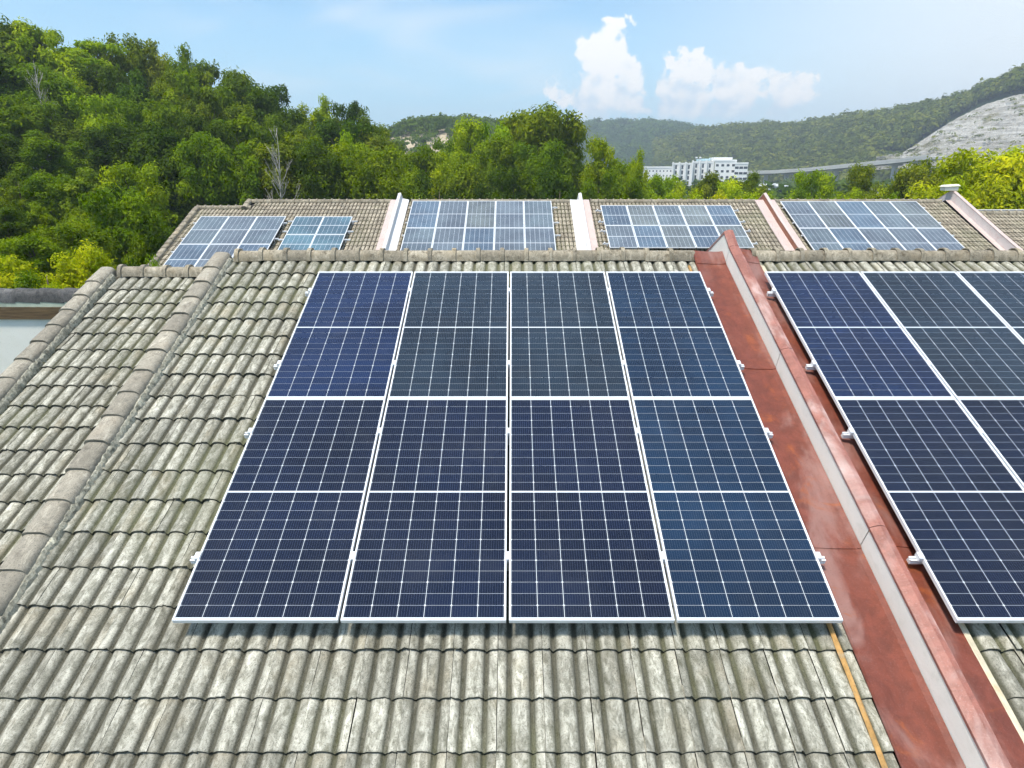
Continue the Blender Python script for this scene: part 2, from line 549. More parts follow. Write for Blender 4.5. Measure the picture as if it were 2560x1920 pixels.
# ------------------------------------------------------------------ prototypes: tiles and caps
def tile_arrays(near=True, lift=0.026, thick=0.021):
    """double-roll concrete tile: round rolls, narrow flat pans, joint on the crest of a roll"""
    half = TILE_W / 4
    dist = [0.0, 0.032, 0.051, 0.062, half] if near else [0.0, 0.042, 0.061, half]
    xs = []
    for c in (0.0, 2 * half, 4 * half):
        for d in dist:
            xs += [c - d, c + d]
    xs = sorted({round(v, 5) for v in xs if -1e-9 <= v <= TILE_W + 1e-9})
    x = np.array(xs)
    d = np.abs((x + half) % (2 * half) - half)
    rr = 0.066
    prof = -0.044 * (1 - np.sqrt(np.clip(1 - (np.minimum(d, rr) / rr) ** 2, 0, 1)) ** 0.85)
    prof = prof - 0.005 * np.clip((x / TILE_W - 0.88) / 0.12, 0, 1)      # lapping strip beside the joint stands lower
    q = np.clip((d - 0.040) / (0.066 - 0.040), 0, 1)
    pan = q * q * (3 - 2 * q)
    x = x * (TILE_W - 0.004) / TILE_W
    k = len(x)
    V, P, Eg, Fc = [], [], [], []
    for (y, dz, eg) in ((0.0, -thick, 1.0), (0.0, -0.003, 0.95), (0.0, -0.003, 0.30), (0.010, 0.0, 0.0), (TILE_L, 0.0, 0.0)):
        for xi, pi_, zi in zip(x, pan, prof):
            V.append((xi, y, zi + dz - lift / GAUGE * y))
            P.append(pi_)
            Eg.append(eg)
    for r in (0, 2, 3):
        for j in range(k - 1):
            a = r * k + j
            Fc.append((a, a + 1, a + 1 + k, a + k))
    return np.array(V), np.array(Fc), np.array(P), np.array(Eg)


def tile_mesh(name, mat, arr, offsets=None):
    V, Fc, P, Eg = arr
    if offsets is not None:
        n = len(offsets)
        VV = (V[None] + np.asarray(offsets)[:, None]).reshape(-1, 3)
        FF = (Fc[None] + (np.arange(n) * len(V))[:, None, None]).reshape(-1, 4)
        P, Eg = np.tile(P, n), np.tile(Eg, n)
    else:
        VV, FF = V, Fc
    me = bpy.data.meshes.new(name)
    me.from_pydata(VV.tolist(), [], FF.tolist())
    for nm, a in (('pan', P), ('edge', Eg)):
        at = me.attributes.new(nm, 'FLOAT', 'POINT')
        at.data.foreach_set('value', a.astype(np.float32))
    me.materials.append(mat)
    me.polygons.foreach_set('use_smooth', [True] * len(me.polygons))
    me.update()
    return me


TILE_NEAR = tile_arrays(True)
TILE_FAR = tile_arrays(False)
TILE_K = len(TILE_NEAR[0]) // 5
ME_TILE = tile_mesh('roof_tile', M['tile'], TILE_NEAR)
# a few differently worn shapes of the near tile: slightly twisted or chipped
ME_TILES = [ME_TILE]
for sd in range(5):
    V, Fc, P, Eg = [a.copy() for a in TILE_NEAR]
    r = np.random.default_rng(100 + sd)
    V[:, 2] += (V[:, 0] - 0.15) * r.normal(0, 0.012) + V[:, 1] * r.normal(0, 0.004)
    k = TILE_K
    j0 = r.integers(1, TILE_K - 2)
    for row in (0, 1, 2):
        V[row * k + j0, 1] += 0.006 + 0.008 * r.random()
        V[row * k:(row + 1) * k, 1] += np.random.default_rng(sd).normal(0, 0.0018, k)
    ME_TILES.append(tile_mesh('roof_tile', M['tile'], (V, Fc, P, Eg)))
ME_TILE_FAR = tile_mesh('roof_tile', M['far_tile'], TILE_FAR)


def arch_profile(w, h, k, flat_top=0.0):
    """half-barrel cross section from left foot to right foot"""
    pts = []
    for i in range(k + 1):
        a = pi - pi * i / k
        cx_, sz_ = cos(a), sin(a)
        e = 0.62 if flat_top else 0.8
        pts.append((math.copysign(abs(cx_) ** e, cx_) * w / 2, abs(sz_) ** e * h))
    return pts


def cap_mesh(name, mat, w, h, length, lap, t=0.016, k=10, collar=None, taper=0.02):
    """cap running along +y; its low end (y=0) stands above the next cap; optional collar at y=0"""
    mb = MB()
    secs = [(0.0, 1.0), (length, 1.0)]
    if collar:
        cw, ch = collar
        secs = [(0.0, 1.0 + ch), (cw, 1.0 + ch), (cw + 0.008, 1.0), (length, 1.0)]
    outer, inner = [], []
    for y, sc_ in secs:
        z = -taper * y / length
        pr = arch_profile(w * (1 + (sc_ - 1) * 0.6), h * sc_, k, flat_top=1 if not collar else 0)
        outer.append([(px_, y, pz_ + z) for px_, pz_ in pr])
        pi_ = arch_profile(w * (1 + (sc_ - 1) * 0.6) - 2 * t, h * sc_ - t, k, flat_top=1 if not collar else 0)
        inner.append([(px_, y, pz_ + z) for px_, pz_ in pi_])
    mb.sweep([list(reversed(r)) for r in outer], closed=False, caps=False)
    # end faces (rim thickness)
    for idx, rev in ((0, False), (-1, True)):
        o, i_ = outer[idx], inner[idx]
        vs = o + i_
        kk = len(o)
        fs = []
        for j in range(kk - 1):
            q = (j, j + 1, kk + j + 1, kk + j)
            fs.append(q if not rev else tuple(reversed(q)))
        mb.add(vs, fs)
    return mb.mesh(name, mat, smooth=False)


def smooth_by_angle(me, ang=40):
    me.polygons.foreach_set('use_smooth', [True] * len(me.polygons))
    me.set_sharp_from_angle(angle=radians(ang))
    return me


ME_VERGE = smooth_by_angle(cap_mesh('verge_cap', M['verge'], 0.235, 0.125, 0.40, 0.07, k=12, taper=0.030))
ME_RIDGE = smooth_by_angle(cap_mesh('ridge_cap', M['ridge'], 0.215, 0.125, 0.335, 0.02, k=10, collar=(0.050, 0.24), taper=0.0))
ME_VERGE_FAR = smooth_by_angle(cap_mesh('verge_cap', M['ridge'], 0.235, 0.12, 0.40, 0.07, k=8, taper=0.03))
ME_SLATE_CAP = smooth_by_angle(cap_mesh('coping_cap', M['slate_cap'], 0.26, 0.17, 0.375, 0.02, k=10, taper=0.022))


def mortar_mesh(name, x, s0, s1, n0, rng_seed, flip=1):
    """rough bead of bedding mortar beside a verge"""
    r = np.random.default_rng(rng_seed)
    mb = MB()
    rings = []
    s = s0
    while s < s1:
        w = 0.040 + 0.010 * r.random()
        j = r.normal(0, 0.0035)
        h = n0 + r.normal(0, 0.003)
        rings.append([(x - 0.02, s, h + 0.030), (x + 0.012 + j, s, h + 0.026 + r.normal(0, 0.004)), (x + w * 0.7 + j, s, h + 0.004 + r.normal(0, 0.005)),
                      (x + w + j, s, h - 0.030), (x + w + 0.006 + j, s, h - 0.075)])
        s += 0.022
    mb.sweep([list(reversed(q)) for q in rings], closed=False, caps=False)
    return mb.mesh(name, M['mortar'])


# ------------------------------------------------------------------ houses
ARRAY_X = dict(front=(-2.329, 2.268), right=(3.05, 6.512))


def covered(arrays, x, s):
    for (xa, xb, sa, sb) in arrays:
        if xa + 0.02 < x < xb - TILE_W + 0.0 and sa - 0.02 < s < sb - 0.42:
            return True
    return False


def in_frame(p, margin=60):
    x, y, z = proj(p)
    return z > 0.3 and -margin < x < 2560 + margin and -margin < y < 1920 + margin


def slope_part(house, name, off, x0, x1, s_lo, s_hi, far):
    """roof deck as a part; its local frame carries the tiles"""
    o = roof_origin(off, far)
    mb = MB()
    # near slope deck, ridge and back slope
    dn = -0.075
    hs = s_hi
    back = (hs - s_lo)
    ca, sa = cos(2 * PITCH), sin(2 * PITCH)
    mb.add([(x0, s_lo, dn), (x1, s_lo, dn), (x1, hs, dn), (x0, hs, dn)], [(0, 1, 2, 3)])
    mb.add([(x0, hs, dn + .001), (x1, hs, dn + .001), (x1, hs + back * ca, dn - back * sa), (x0, hs + back * ca, dn - back * sa)], [(0, 1, 2, 3)])
    mb.add([(x0, s_lo, dn - 0.12), (x1, s_lo, dn - 0.12), (x1, s_lo, dn - .001), (x0, s_lo, dn - .001)], [(0, 1, 2, 3)])
    r = mb.build(name, M['deck'], house)
    r.location = Vector(o) - house.location
    r.rotation_euler = (PITCH, 0, 0)
    return r


def lay_tiles(roof, off, far, joints, rows, arrays, x_lo, x_hi, vis_rule, protos, arr, mat, jit=0.003):
    o = roof_origin(off, far)
    hidden = []
    for s in rows:
        dj = random.gauss(0, 0.0012)
        for x in joints:
            w = np.array([x + 0.15, 0, 0]) + o + DV * (s + 0.15)
            lx, ly, lz = x + random.gauss(0, 0.0012), s + dj + random.gauss(0, 0.002), random.gauss(0, jit * 0.6)
            if in_frame(w) and not covered(arrays, x, s) and vis_rule(x, s):
                t = bpy.data.objects.new('roof_tile', random.choice(protos))
                t.parent = roof
                t.location = (lx, ly, lz)
                t.rotation_euler = (random.gauss(0, 0.004), random.gauss(0, 0.006), random.gauss(0, 0.003))
                COL.objects.link(t)
            else:
                hidden.append((lx, ly, lz))
    if hidden:
        me = tile_mesh('roof_tile_field', mat, arr, hidden)
        f = link('roof_tile_field', me, roof)
        f['kind'] = 'stuff'


def lay_ridge(roof, xs, s_apex, me=None, lift=-0.06):
    for x in xs:
        c = bpy.data.objects.new('ridge_cap', me or ME_RIDGE)
        c.parent = roof
        c.location = (x, s_apex + random.gauss(0, 0.004), lift + random.gauss(0, 0.003))
        # cap runs along x, upright in the world: undo the roof pitch
        c.rotation_euler = (Matrix.Rotation(-PITCH, 3, 'X') @ Matrix.Rotation(-pi / 2, 3, 'Z')).to_euler()
        COL.objects.link(c)


def lay_verge(roof, x, starts, z=-0.02, me=None):
    for s in starts:
        c = bpy.data.objects.new('verge_cap', me or ME_VERGE)
        c.parent = roof
        c.location = (x + random.gauss(0, 0.003), s, z + random.gauss(0, 0.002))
        c.rotation_euler = (0, random.gauss(0, 0.012), random.gauss(0, 0.006))
        COL.objects.link(c)


def house_walls(house, x0, x1, y0, y1, z1, mat):
    mb = MB().box(x0, x1, y0, y1, 0, z1)
    w = rebase(mb, house.location).build('wall', mat, house)
    return w


ARR_FRONT = (-2.329, 2.268, 0.0, 4.58)
ARR_RIGHT = (3.05, 6.51, 0.0, 4.58)
rows_a = [0.212 + GAUGE * k for k in range(-6, 15)]
joints_a = [-3.145 + TILE_W * j for j in range(-2, 18)]

# --- near left house
h1 = thing('terrace_house', (-1.5, 8.7, 0), 'house under the large front array, weathered grey tiled roof with stepped left end', 'house', 'terrace houses')
house_walls(h1, -3.80, 2.70, 3.0, 14.3, 6.0, M['house_wall'])
roofA = slope_part(h1, 'roof', -0.16, -3.80, 2.72, -1.85, APEX_S, False)
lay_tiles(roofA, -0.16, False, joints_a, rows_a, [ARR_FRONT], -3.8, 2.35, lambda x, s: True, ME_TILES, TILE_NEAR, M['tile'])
lay_ridge(roofA, [0.159 + 0.3106 * k for k in range(-12, 7)], APEX_S)
lay_verge(roofA, -3.735, [4.787 - 0.334 * k for k in range(0, 20)])
mo = link('mortar_bead', mortar_mesh('mortar_bead', -3.625, -1.8, 5.12, 0.005, 3), roofA)
# lower wing on the left
OFFB = -0.65
rows_b = [5.203 - GAUGE * k for k in range(0, 21)]
joints_b = [-5.08 + TILE_W * j for j in range(-2, 5)]
roofB = slope_part(h1, 'lower_roof', OFFB, -5.66, -3.78, -1.5, 5.63, False)
lay_tiles(roofB, OFFB, False, joints_b, rows_b, [], -5.6, -3.8, lambda x, s: True, ME_TILES, TILE_NEAR, M['tile'])
lay_ridge(roofB, [-5.45 + 0.3106 * k for k in range(0, 6)], 5.63)
lay_verge(roofB, -5.63, [5.25 - 0.334 * k for k in range(0, 20)])
link('mortar_bead', mortar_mesh('mortar_bead', -5.52, -1.4, 5.55, 0.005, 4), roofB)
house_walls(h1, -5.60, -3.815, 3.1, 14.5, 5.4, M['house_wall'])

# --- near right house
h2 = thing('terrace_house', (6.5, 8.7, 0), 'house right of the red parapet, tiled roof cut by the right picture edge', 'house', 'terrace houses')
house_walls(h2, 2.86, 10.1, 3.0, 14.3, 6.0, M['house_wall'])
roofR = slope_part(h2, 'roof', -0.16, 2.83, 10.1, -1.85, APEX_S, False)
joints_r = [3.16 + TILE_W * j for j in range(0, 23)]
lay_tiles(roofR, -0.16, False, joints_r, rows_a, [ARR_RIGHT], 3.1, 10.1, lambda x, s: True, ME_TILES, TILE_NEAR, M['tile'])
lay_ridge(roofR, [3.08 + 0.3106 * k for k in range(0, 22)], APEX_S)


# ------------------------------------------------------------------ parapets (party walls above the roof)
def slope_pt(x, s, nn, far, s_ap):
    """world point for roof coordinates; s beyond the apex runs down the back slope"""
    o = roof_origin(-0.16, far)
    if s <= s_ap:
        return o + np.array([x, 0, 0]) + DV * s + NB * nn
    a = o + DV * s_ap
    d2 = np.array([0, cos(PITCH), -sin(PITCH)])
    n2 = np.array([0, sin(PITCH), cos(PITCH)])
    return a + np.array([x, 0, 0]) + d2 * (s - s_ap) + n2 * nn


def extrude_slope(profile, s_list, far, s_ap, closed=True, jitter=0.0, peak_z=0.0, seed=0):
    """sweep a cross section (x, n) along the slope, over the ridge and down the back"""
    r = np.random.default_rng(seed)
    rings = []
    for s in s_list:
        if s == 'apex':
            o = roof_origin(-0.16, far) + DV * s_ap
            rings.append([tuple(o + np.array([x, 0, nn / cos(PITCH) + (peak_z if nn > 0.1 else 0)])) for x, nn in profile])
        else:
            rings.append([tuple(slope_pt(x + (r.normal(0, jitter) if jitter else 0), s, nn, far, s_ap)) for x, nn in profile])
    mb = MB()
    mb.sweep([list(reversed(q)) for q in rings], closed=closed, caps=True)
    return mb


def parapet(xw, label, far, mats, s_ap=APEX_S, w=0.10, top=0.24, lw=0.385, rw=0.325, peak=0.05, seams=(0.72, 2.92, 5.02), s_lo=-1.85, cat='parapet', right_slope=True, finial=False):
    t = thing('parapet_wall', (xw, float(roof_origin(0, far)[1]) + 4.8, 0), label, cat, 'parapet walls between the houses')
    L0 = t.location

    def put(mb, name, mat, smooth=False):
        return rebase(mb, L0).build(name, mat, t, smooth=smooth)
    # wall, in lengths with a fine open joint
    prof = [(xw, -0.3), (xw + w, -0.3), (xw + w, top - 0.03), (xw, top - 0.03)]
    cuts = [s_lo] + list(seams)
    ends = list(seams) + [None]
    for a, b_ in zip(cuts, ends):
        if b_ is None:
            sl = [a + 0.006, 'apex', s_ap + 2.2]
        else:
            sl = [a + 0.006, b_ - 0.006]
        put(extrude_slope(prof, sl, far, s_ap, peak_z=peak), 'wall', mats['wall'])
        # coping: flat left half, rounded crest, short right face
        cp = [(xw - 0.006, top - 0.03), (xw + w + 0.014, top - 0.030), (xw + w + 0.020, top - 0.014), (xw + w + 0.006, top + 0.014), (xw + w * 0.62, top + 0.022),
              (xw + 0.02, top + 0.010), (xw - 0.008, top - 0.004)]
        sl2 = ([a + 0.003, b_ - 0.003] if b_ is not None else [a + 0.003, 'apex', s_ap + 2.2])
        put(extrude_slope(cp, sl2, far, s_ap, peak_z=peak), 'coping', mats['cap'])
        # left flashing sheet: shallow trough, each sheet laps the one below
        fl = [(xw - lw, 0.004), (xw - lw + 0.012, 0.018), (xw - lw * 0.55, 0.006), (xw - 0.05, 0.004), (xw - 0.004, 0.012), (xw - 0.004, 0.004), (xw - 0.05, -0.004), (xw - lw * 0.55, -0.004), (xw - lw, -0.006)]
        lowlift = [(x, nn + 0.007) for x, nn in fl]
        rings = []
        mbf = MB()
        for s_, pr in ((a - 0.03, lowlift), ((b_ + 0.02) if b_ is not None else s_ap - 0.02, fl)):
            rings.append([tuple(slope_pt(x, s_, nn, far, s_ap)) for x, nn in pr])
        if b_ is None:
            o = roof_origin(-0.16, far) + DV * s_ap
            rings[-1] = [tuple(o + np.array([x, 0, 0.05 + nn / cos(PITCH)])) for x, nn in fl]
            rings.append([tuple(slope_pt(x, s_ap + 0.5, nn, far, s_ap)) for x, nn in fl])
        mbf.sweep([list(reversed(q)) for q in rings], True, True)
        put(mbf, 'flashing', mats['flash'])
        xr = xw + w
        if right_slope:
            fr_ = [(xr + 0.002, 0.10), (xr + 0.05, 0.055), (xr + rw - 0.06, 0.018), (xr + rw, 0.008), (xr + rw, -0.006), (xr + 0.05, 0.04), (xr + 0.002, 0.085)]
        else:
            fr_ = [(xr + 0.002, 0.045), (xr + 0.05, 0.012), (xr + rw, 0.010), (xr + rw, 0.0), (xr + 0.05, 0.003), (xr + 0.002, 0.037)]
        lowr = [(x, nn + 0.007) for x, nn in fr_]
        rings = []
        mbr = MB()
        for s_, pr in ((a - 0.03, lowr), ((b_ + 0.02) if b_ is not None else s_ap - 0.02, fr_)):
            rings.append([tuple(slope_pt(x, s_, nn, far, s_ap)) for x, nn in pr])
        if b_ is None:
            o = roof_origin(-0.16, far) + DV * s_ap
            rings[-1] = [tuple(o + np.array([x, 0, 0.05 + nn / cos(PITCH)])) for x, nn in fr_]
            rings.append([tuple(slope_pt(x, s_ap + 0.5, nn, far, s_ap)) for x, nn in fr_])
        mbr.sweep([list(reversed(q)) for q in rings], True, True)
        put(mbr, 'flashing', mats['flash_r'])
    return t, put


pw, put = parapet(2.722, 'white party wall with worn red coping and red flashings beside the front array', False,
                  dict(wall=M['white_wall'], cap=M['red_cap'], flash=M['red'], flash_r=M['red']))
# sealant beads on the tiles beside the flashings
bead = [(2.222, 0.002), (2.235, 0.014), (2.252, 0.012), (2.262, -0.004), (2.24, -0.03)]
put(extrude_slope(bead, [-1.8 + 0.15 * k for k in range(0, 46)], False, APEX_S, True, 0.002, seed=5), 'sealant_bead', M['sealant'])
bead = [(3.14, 0.004), (3.155, 0.016), (3.19, 0.008), (3.205, -0.012), (3.17, -0.03)]
put(extrude_slope(bead, [-1.8 + 0.15 * k for k in range(0, 46)], False, APEX_S, True, 0.003, seed=6), 'sealant_bead', M['cream_bead'])


# ------------------------------------------------------------------ solar panels
PAN_W, PAN_L, PAN_T = 1.134, 2.279, 0.036


def frame_mb(w, l, t, lip=0.0125):
    mb = MB()
    o = [(0, 0), (w, 0), (w, l), (0, l)]
    i_ = [(lip, lip), (w - lip, lip), (w - lip, l - lip), (lip, l - lip)]
    b = 0.0015
    ob = [(b, b), (w - b, b), (w - b, l - b), (b, l - b)]
    vs = [(x, y, -t) for x, y in o] + [(x, y, -b) for x, y in o] + [(x, y, 0) for x, y in ob] + [(x, y, 0) for x, y in i_] + [(x, y, -0.006) for x, y in i_]
    fs = []
    for k in range(4):
        j = (k + 1) % 4
        for r in range(4):
            fs.append((r * 4 + k, r * 4 + j, (r + 1) * 4 + j, (r + 1) * 4 + k))
    mb.add(vs, fs)
    return mb


def cell_mesh(flip):
    """half cell with two chamfered corners, origin at its centre"""
    w, h, c, t = 0.1805, 0.0902, 0.0065, 0.0006
    x, y = w / 2, h / 2
    pts = [(-x, -y), (x, -y), (x, y - c), (x - c, y), (-x + c, y), (-x, y - c)]
    if flip:
        pts = [(a, -b) for a, b in reversed(pts)]
    n = len(pts)
    vs = [(a, b, t) for a, b in pts] + [(a, b, 0) for a, b in pts]
    fs = [tuple(range(n))] + [(i, i + n, (i + 1) % n + n, (i + 1) % n) for i in range(n)]
    return MB().add(vs, fs).mesh('solar_cell', M['cell'])


ME_FRAME = frame_mb(PAN_W, PAN_L, PAN_T).mesh('frame', M['frame'])
ME_BACK = MB().add([(0.0125, 0.0125, -0.005), (PAN_W - 0.0125, 0.0125, -0.005), (PAN_W - 0.0125, PAN_L - 0.0125, -0.005), (0.0125, PAN_L - 0.0125, -0.005),
                    (0.0125, 0.0125, -0.012), (PAN_W - 0.0125, 0.0125, -0.012), (PAN_W - 0.0125, PAN_L - 0.0125, -0.012), (0.0125, PAN_L - 0.0125, -0.012)],
                   [(0, 1, 2, 3), (7, 6, 5, 4)]).mesh('backsheet', M['backsheet'])
ME_CELL = [cell_mesh(False), cell_mesh(True)]
CELL_POS = []
for ix in range(6):
    cx = PAN_W / 2 + (ix - 2.5) * 0.1845
    for iy in range(24):
        half = 0 if iy < 12 else 1
        k = iy - 12 * half
        base = PAN_L / 2 - 0.008 - 12 * 0.0923 if half == 0 else PAN_L / 2 + 0.008
        CELL_POS.append((cx, base + (k + 0.5) * 0.0923, iy % 2))


def solar_panel(x, s, off, label, group, tint, far=False, near_detail=True, w=PAN_W, l=PAN_L, meshes=None):
    o = roof_origin(off, far) + np.array([x, 0, 0]) + DV * s
    t = thing('solar_panel', tuple(o), label, 'solar panel', group)
    t.rotation_euler = (PITCH, 0, 0)
    if near_detail:
        link('frame', ME_FRAME, t)
        link('backsheet', ME_BACK, t)
        for (cx, cy, fl) in CELL_POS:
            c = bpy.data.objects.new('solar_cell', ME_CELL[fl])
            c.parent = t
            c.location = (cx, cy, -0.0048)
            c.color = (*tint, 1)
            COL.objects.link(c)
    else:
        fr, ba, ce = meshes
        link('frame', fr, t)
        link('backsheet', ba, t)
        for i in (0, 1):
            c = link('cell_block', ce, t, (w / 2, l / 2 + (0.010 if i else -(l / 2 - 0.03) - 0.010 + 0.0), -0.0045))
            c.color = (*tint, 1)
    return t


def rail(x0, x1, s, off, label, group, gaps, far=False, clamps=True):
    """aluminium rail across the slope under the panels, with clamps between the panels"""
    o = roof_origin(off, far) + DV * s
    t = thing('mounting_rail', tuple(o + np.array([(x0 + x1) / 2, 0, 0])), label, 'rail', group)
    t.rotation_euler = (PITCH, 0, 0)
    hw = (x1 - x0) / 2
    z1 = -PAN_T - 0.002
    prof = [(-0.02, z1 - 0.045), (0.02, z1 - 0.045), (0.02, z1 - 0.030), (0.016, z1 - 0.028), (0.016, z1 - 0.016), (0.02, z1 - 0.014), (0.02, z1),
            (0.006, z1), (0.006, z1 - 0.012), (-0.006, z1 - 0.012), (-0.006, z1), (-0.02, z1), (-0.02, z1 - 0.014), (-0.016, z1 - 0.016), (-0.016, z1 - 0.028), (-0.02, z1 - 0.030)]
    mb = MB()
    mb.sweep([[(-hw, y, z) for y, z in prof], [(hw, y, z) for y, z in prof]], True, True)
    mb.build('profile', M['rail'], t)
    # feet that stand on the tiles
    nf = max(2, int((x1 - x0) / 1.3))
    for i in range(nf):
        xx = -hw + 0.18 + (2 * hw - 0.36) * i / (nf - 1)
        MB().box(xx - 0.02, xx + 0.02, -0.025, 0.025, -0.165, z1 - 0.0455).build('roof_hook', M['rail'], t)
    if clamps:
        mid = (x0 + x1) / 2
        for g in gaps:
            gx = g - mid
            mb = MB().box(gx - 0.0085, gx + 0.0085, -0.035, 0.035, z1 - 0.001, 0.0005)
            mb.box(gx - 0.019, gx + 0.019, -0.030, 0.030, 0.001, 0.005)
            mb.box(gx - 0.005, gx + 0.005, -0.006, 0.006, 0.0055, 0.010)
            mb.build('clamp', M['rail'], t)
        for e, sg in ((x0 + 0.075, -1), (x1 - 0.075, 1)):
            gx = e - mid
            mb = MB().box(min(gx, gx + sg * 0.028), max(gx, gx + sg * 0.028), -0.03, 0.03, z1 + 0.0005, 0.0008)
            mb.box(min(gx - sg * 0.011, gx + sg * 0.030), max(gx - sg * 0.011, gx + sg * 0.030), -0.028, 0.028, 0.0012, 0.005)
            mb.build('end_clamp', M['rail'], t)
    return t


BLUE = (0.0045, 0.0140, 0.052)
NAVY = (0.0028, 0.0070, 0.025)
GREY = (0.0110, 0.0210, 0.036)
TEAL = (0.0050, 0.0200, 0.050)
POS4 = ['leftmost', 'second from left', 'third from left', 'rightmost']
tints_front = {(0, 0): NAVY, (1, 0): NAVY, (2, 0): NAVY, (3, 0): TEAL, (0, 1): BLUE, (1, 1): GREY, (2, 1): GREY, (3, 1): TEAL}  # lower row darker, upper paler: sky reflection put into the cell tints
DX = 1.1543
for r in range(2):
    for c in range(4):
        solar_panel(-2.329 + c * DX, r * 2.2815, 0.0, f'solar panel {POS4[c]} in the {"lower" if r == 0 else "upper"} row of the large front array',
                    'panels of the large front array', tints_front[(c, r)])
for i, (s, nm) in enumerate(((0.524, 'lowest'), (1.843, 'second lowest'), (2.812, 'second highest'), (4.159, 'highest'))):
    rail(-2.329 - 0.075, 2.268 + 0.075, s, 0.0, f'{nm} aluminium mounting rail under the large front array', 'rails under the front array',
         [-2.329 + DX * k - 0.0100 for k in (1, 2, 3)])
for r in range(2):
    for c in range(3):
        tn = (NAVY if r == 0 else (BLUE if c == 0 else GREY))  # here too the upper row's tint carries the sky reflection
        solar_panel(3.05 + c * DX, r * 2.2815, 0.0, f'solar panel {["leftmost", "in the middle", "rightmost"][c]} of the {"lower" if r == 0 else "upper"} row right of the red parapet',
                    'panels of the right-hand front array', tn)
for i, (s, nm) in enumerate(((0.524, 'lowest'), (1.843, 'second lowest'), (2.812, 'second highest'), (4.159, 'highest'))):
    rail(3.05 - 0.075, 6.51 + 0.075, s, 0.0, f'{nm} aluminium mounting rail under the array right of the red parapet', 'rails under the right-hand front array',
         [3.05 + DX * k - 0.0100 for k in (1, 2)])

# ------------------------------------------------------------------ second terrace row
FAR_ARR = {
    'F1': (-12.16, 3.557, 3, 2, 1.113, 2.215, 'three-column array on the far left roof'),
    'F1b': (-8.46, 3.539, 2, 2, 1.120, 1.464, 'small four-panel array beside the white parapet'),
    'F2': (-4.03, 4.918, 5, 2, 1.127, 2.32, 'far array between the two white parapets'),
    'F3': (3.555, 4.510, 5, 2, 1.052, 1.715, 'far array left of the brown parapet'),
    'F4': (10.90, 4.885, 5, 2, 1.107, 2.30, 'far array right of the brown parapet'),
}
for key, (xa, st, nc, nr, pw_, pl_, nm) in FAR_ARR.items():
    gap = 0.014 if key != 'F3' else 0.024
    w, l = pw_ - gap, pl_ - 0.02
    fr = frame_mb(w, l, PAN_T, 0.020).mesh('frame', M['frame'])
    ba = MB().add([(0.02, 0.02, -0.005), (w - 0.02, 0.02, -0.005), (w - 0.02, l - 0.02, -0.005), (0.02, l - 0.02, -0.005)], [(0, 1, 2, 3)]).mesh('backsheet', M['backsheet'])
    hh = l / 2 - 0.03 - 0.018
    ce = MB().add([(-w / 2 + 0.024, 0.0, 0), (w / 2 - 0.024, 0.0, 0), (w / 2 - 0.024, hh + 0.006, 0), (-w / 2 + 0.024, hh + 0.006, 0)], [(0, 1, 2, 3)]).mesh('cell_block', M['far_cell'])
    uvl = ce.uv_layers.new(name='uv')
    for li, uv in enumerate(((0, 0), (1, 0), (1, 1), (0, 1))):
        uvl.data[li].uv = uv
    for r in range(nr):
        for c in range(nc):
            po = {5: ['leftmost', 'second from left', 'middle', 'second from right', 'rightmost'], 3: ['left', 'middle', 'right'], 2: ['left', 'right']}[nc][c]
            tn = random.choice([(0.095, 0.125, 0.150), (0.115, 0.135, 0.140), (0.075, 0.115, 0.165), (0.10, 0.125, 0.155)]) if key != 'F1b' else (0.060, 0.125, 0.165)  # pale tints carry the glass's sky reflection as cell colour
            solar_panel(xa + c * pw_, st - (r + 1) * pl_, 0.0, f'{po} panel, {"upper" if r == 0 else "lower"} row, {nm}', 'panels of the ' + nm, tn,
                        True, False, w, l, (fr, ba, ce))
        for q, fq in (('upper', 0.22), ('lower', 0.78)):
            ext = 0.22 if key in ('F3', 'F2', 'F1b') else 0.14
            rail(xa - ext * (0.4 if key in ('F2', 'F4') else 1), xa + nc * pw_ + ext, st - r * pl_ - fq * pl_, 0.0,
                 f'{q} rail under the {"upper" if r == 0 else "lower"} panel row of the {nm}', 'rails under the ' + nm, [xa + k * pw_ - gap / 2 for k in range(1, nc)], True, key == 'F3')


def far_arrays(keys):
    return [(FAR_ARR[k][0], FAR_ARR[k][0] + FAR_ARR[k][2] * FAR_ARR[k][4], FAR_ARR[k][1] - FAR_ARR[k][3] * FAR_ARR[k][5], FAR_ARR[k][1]) for k in keys]


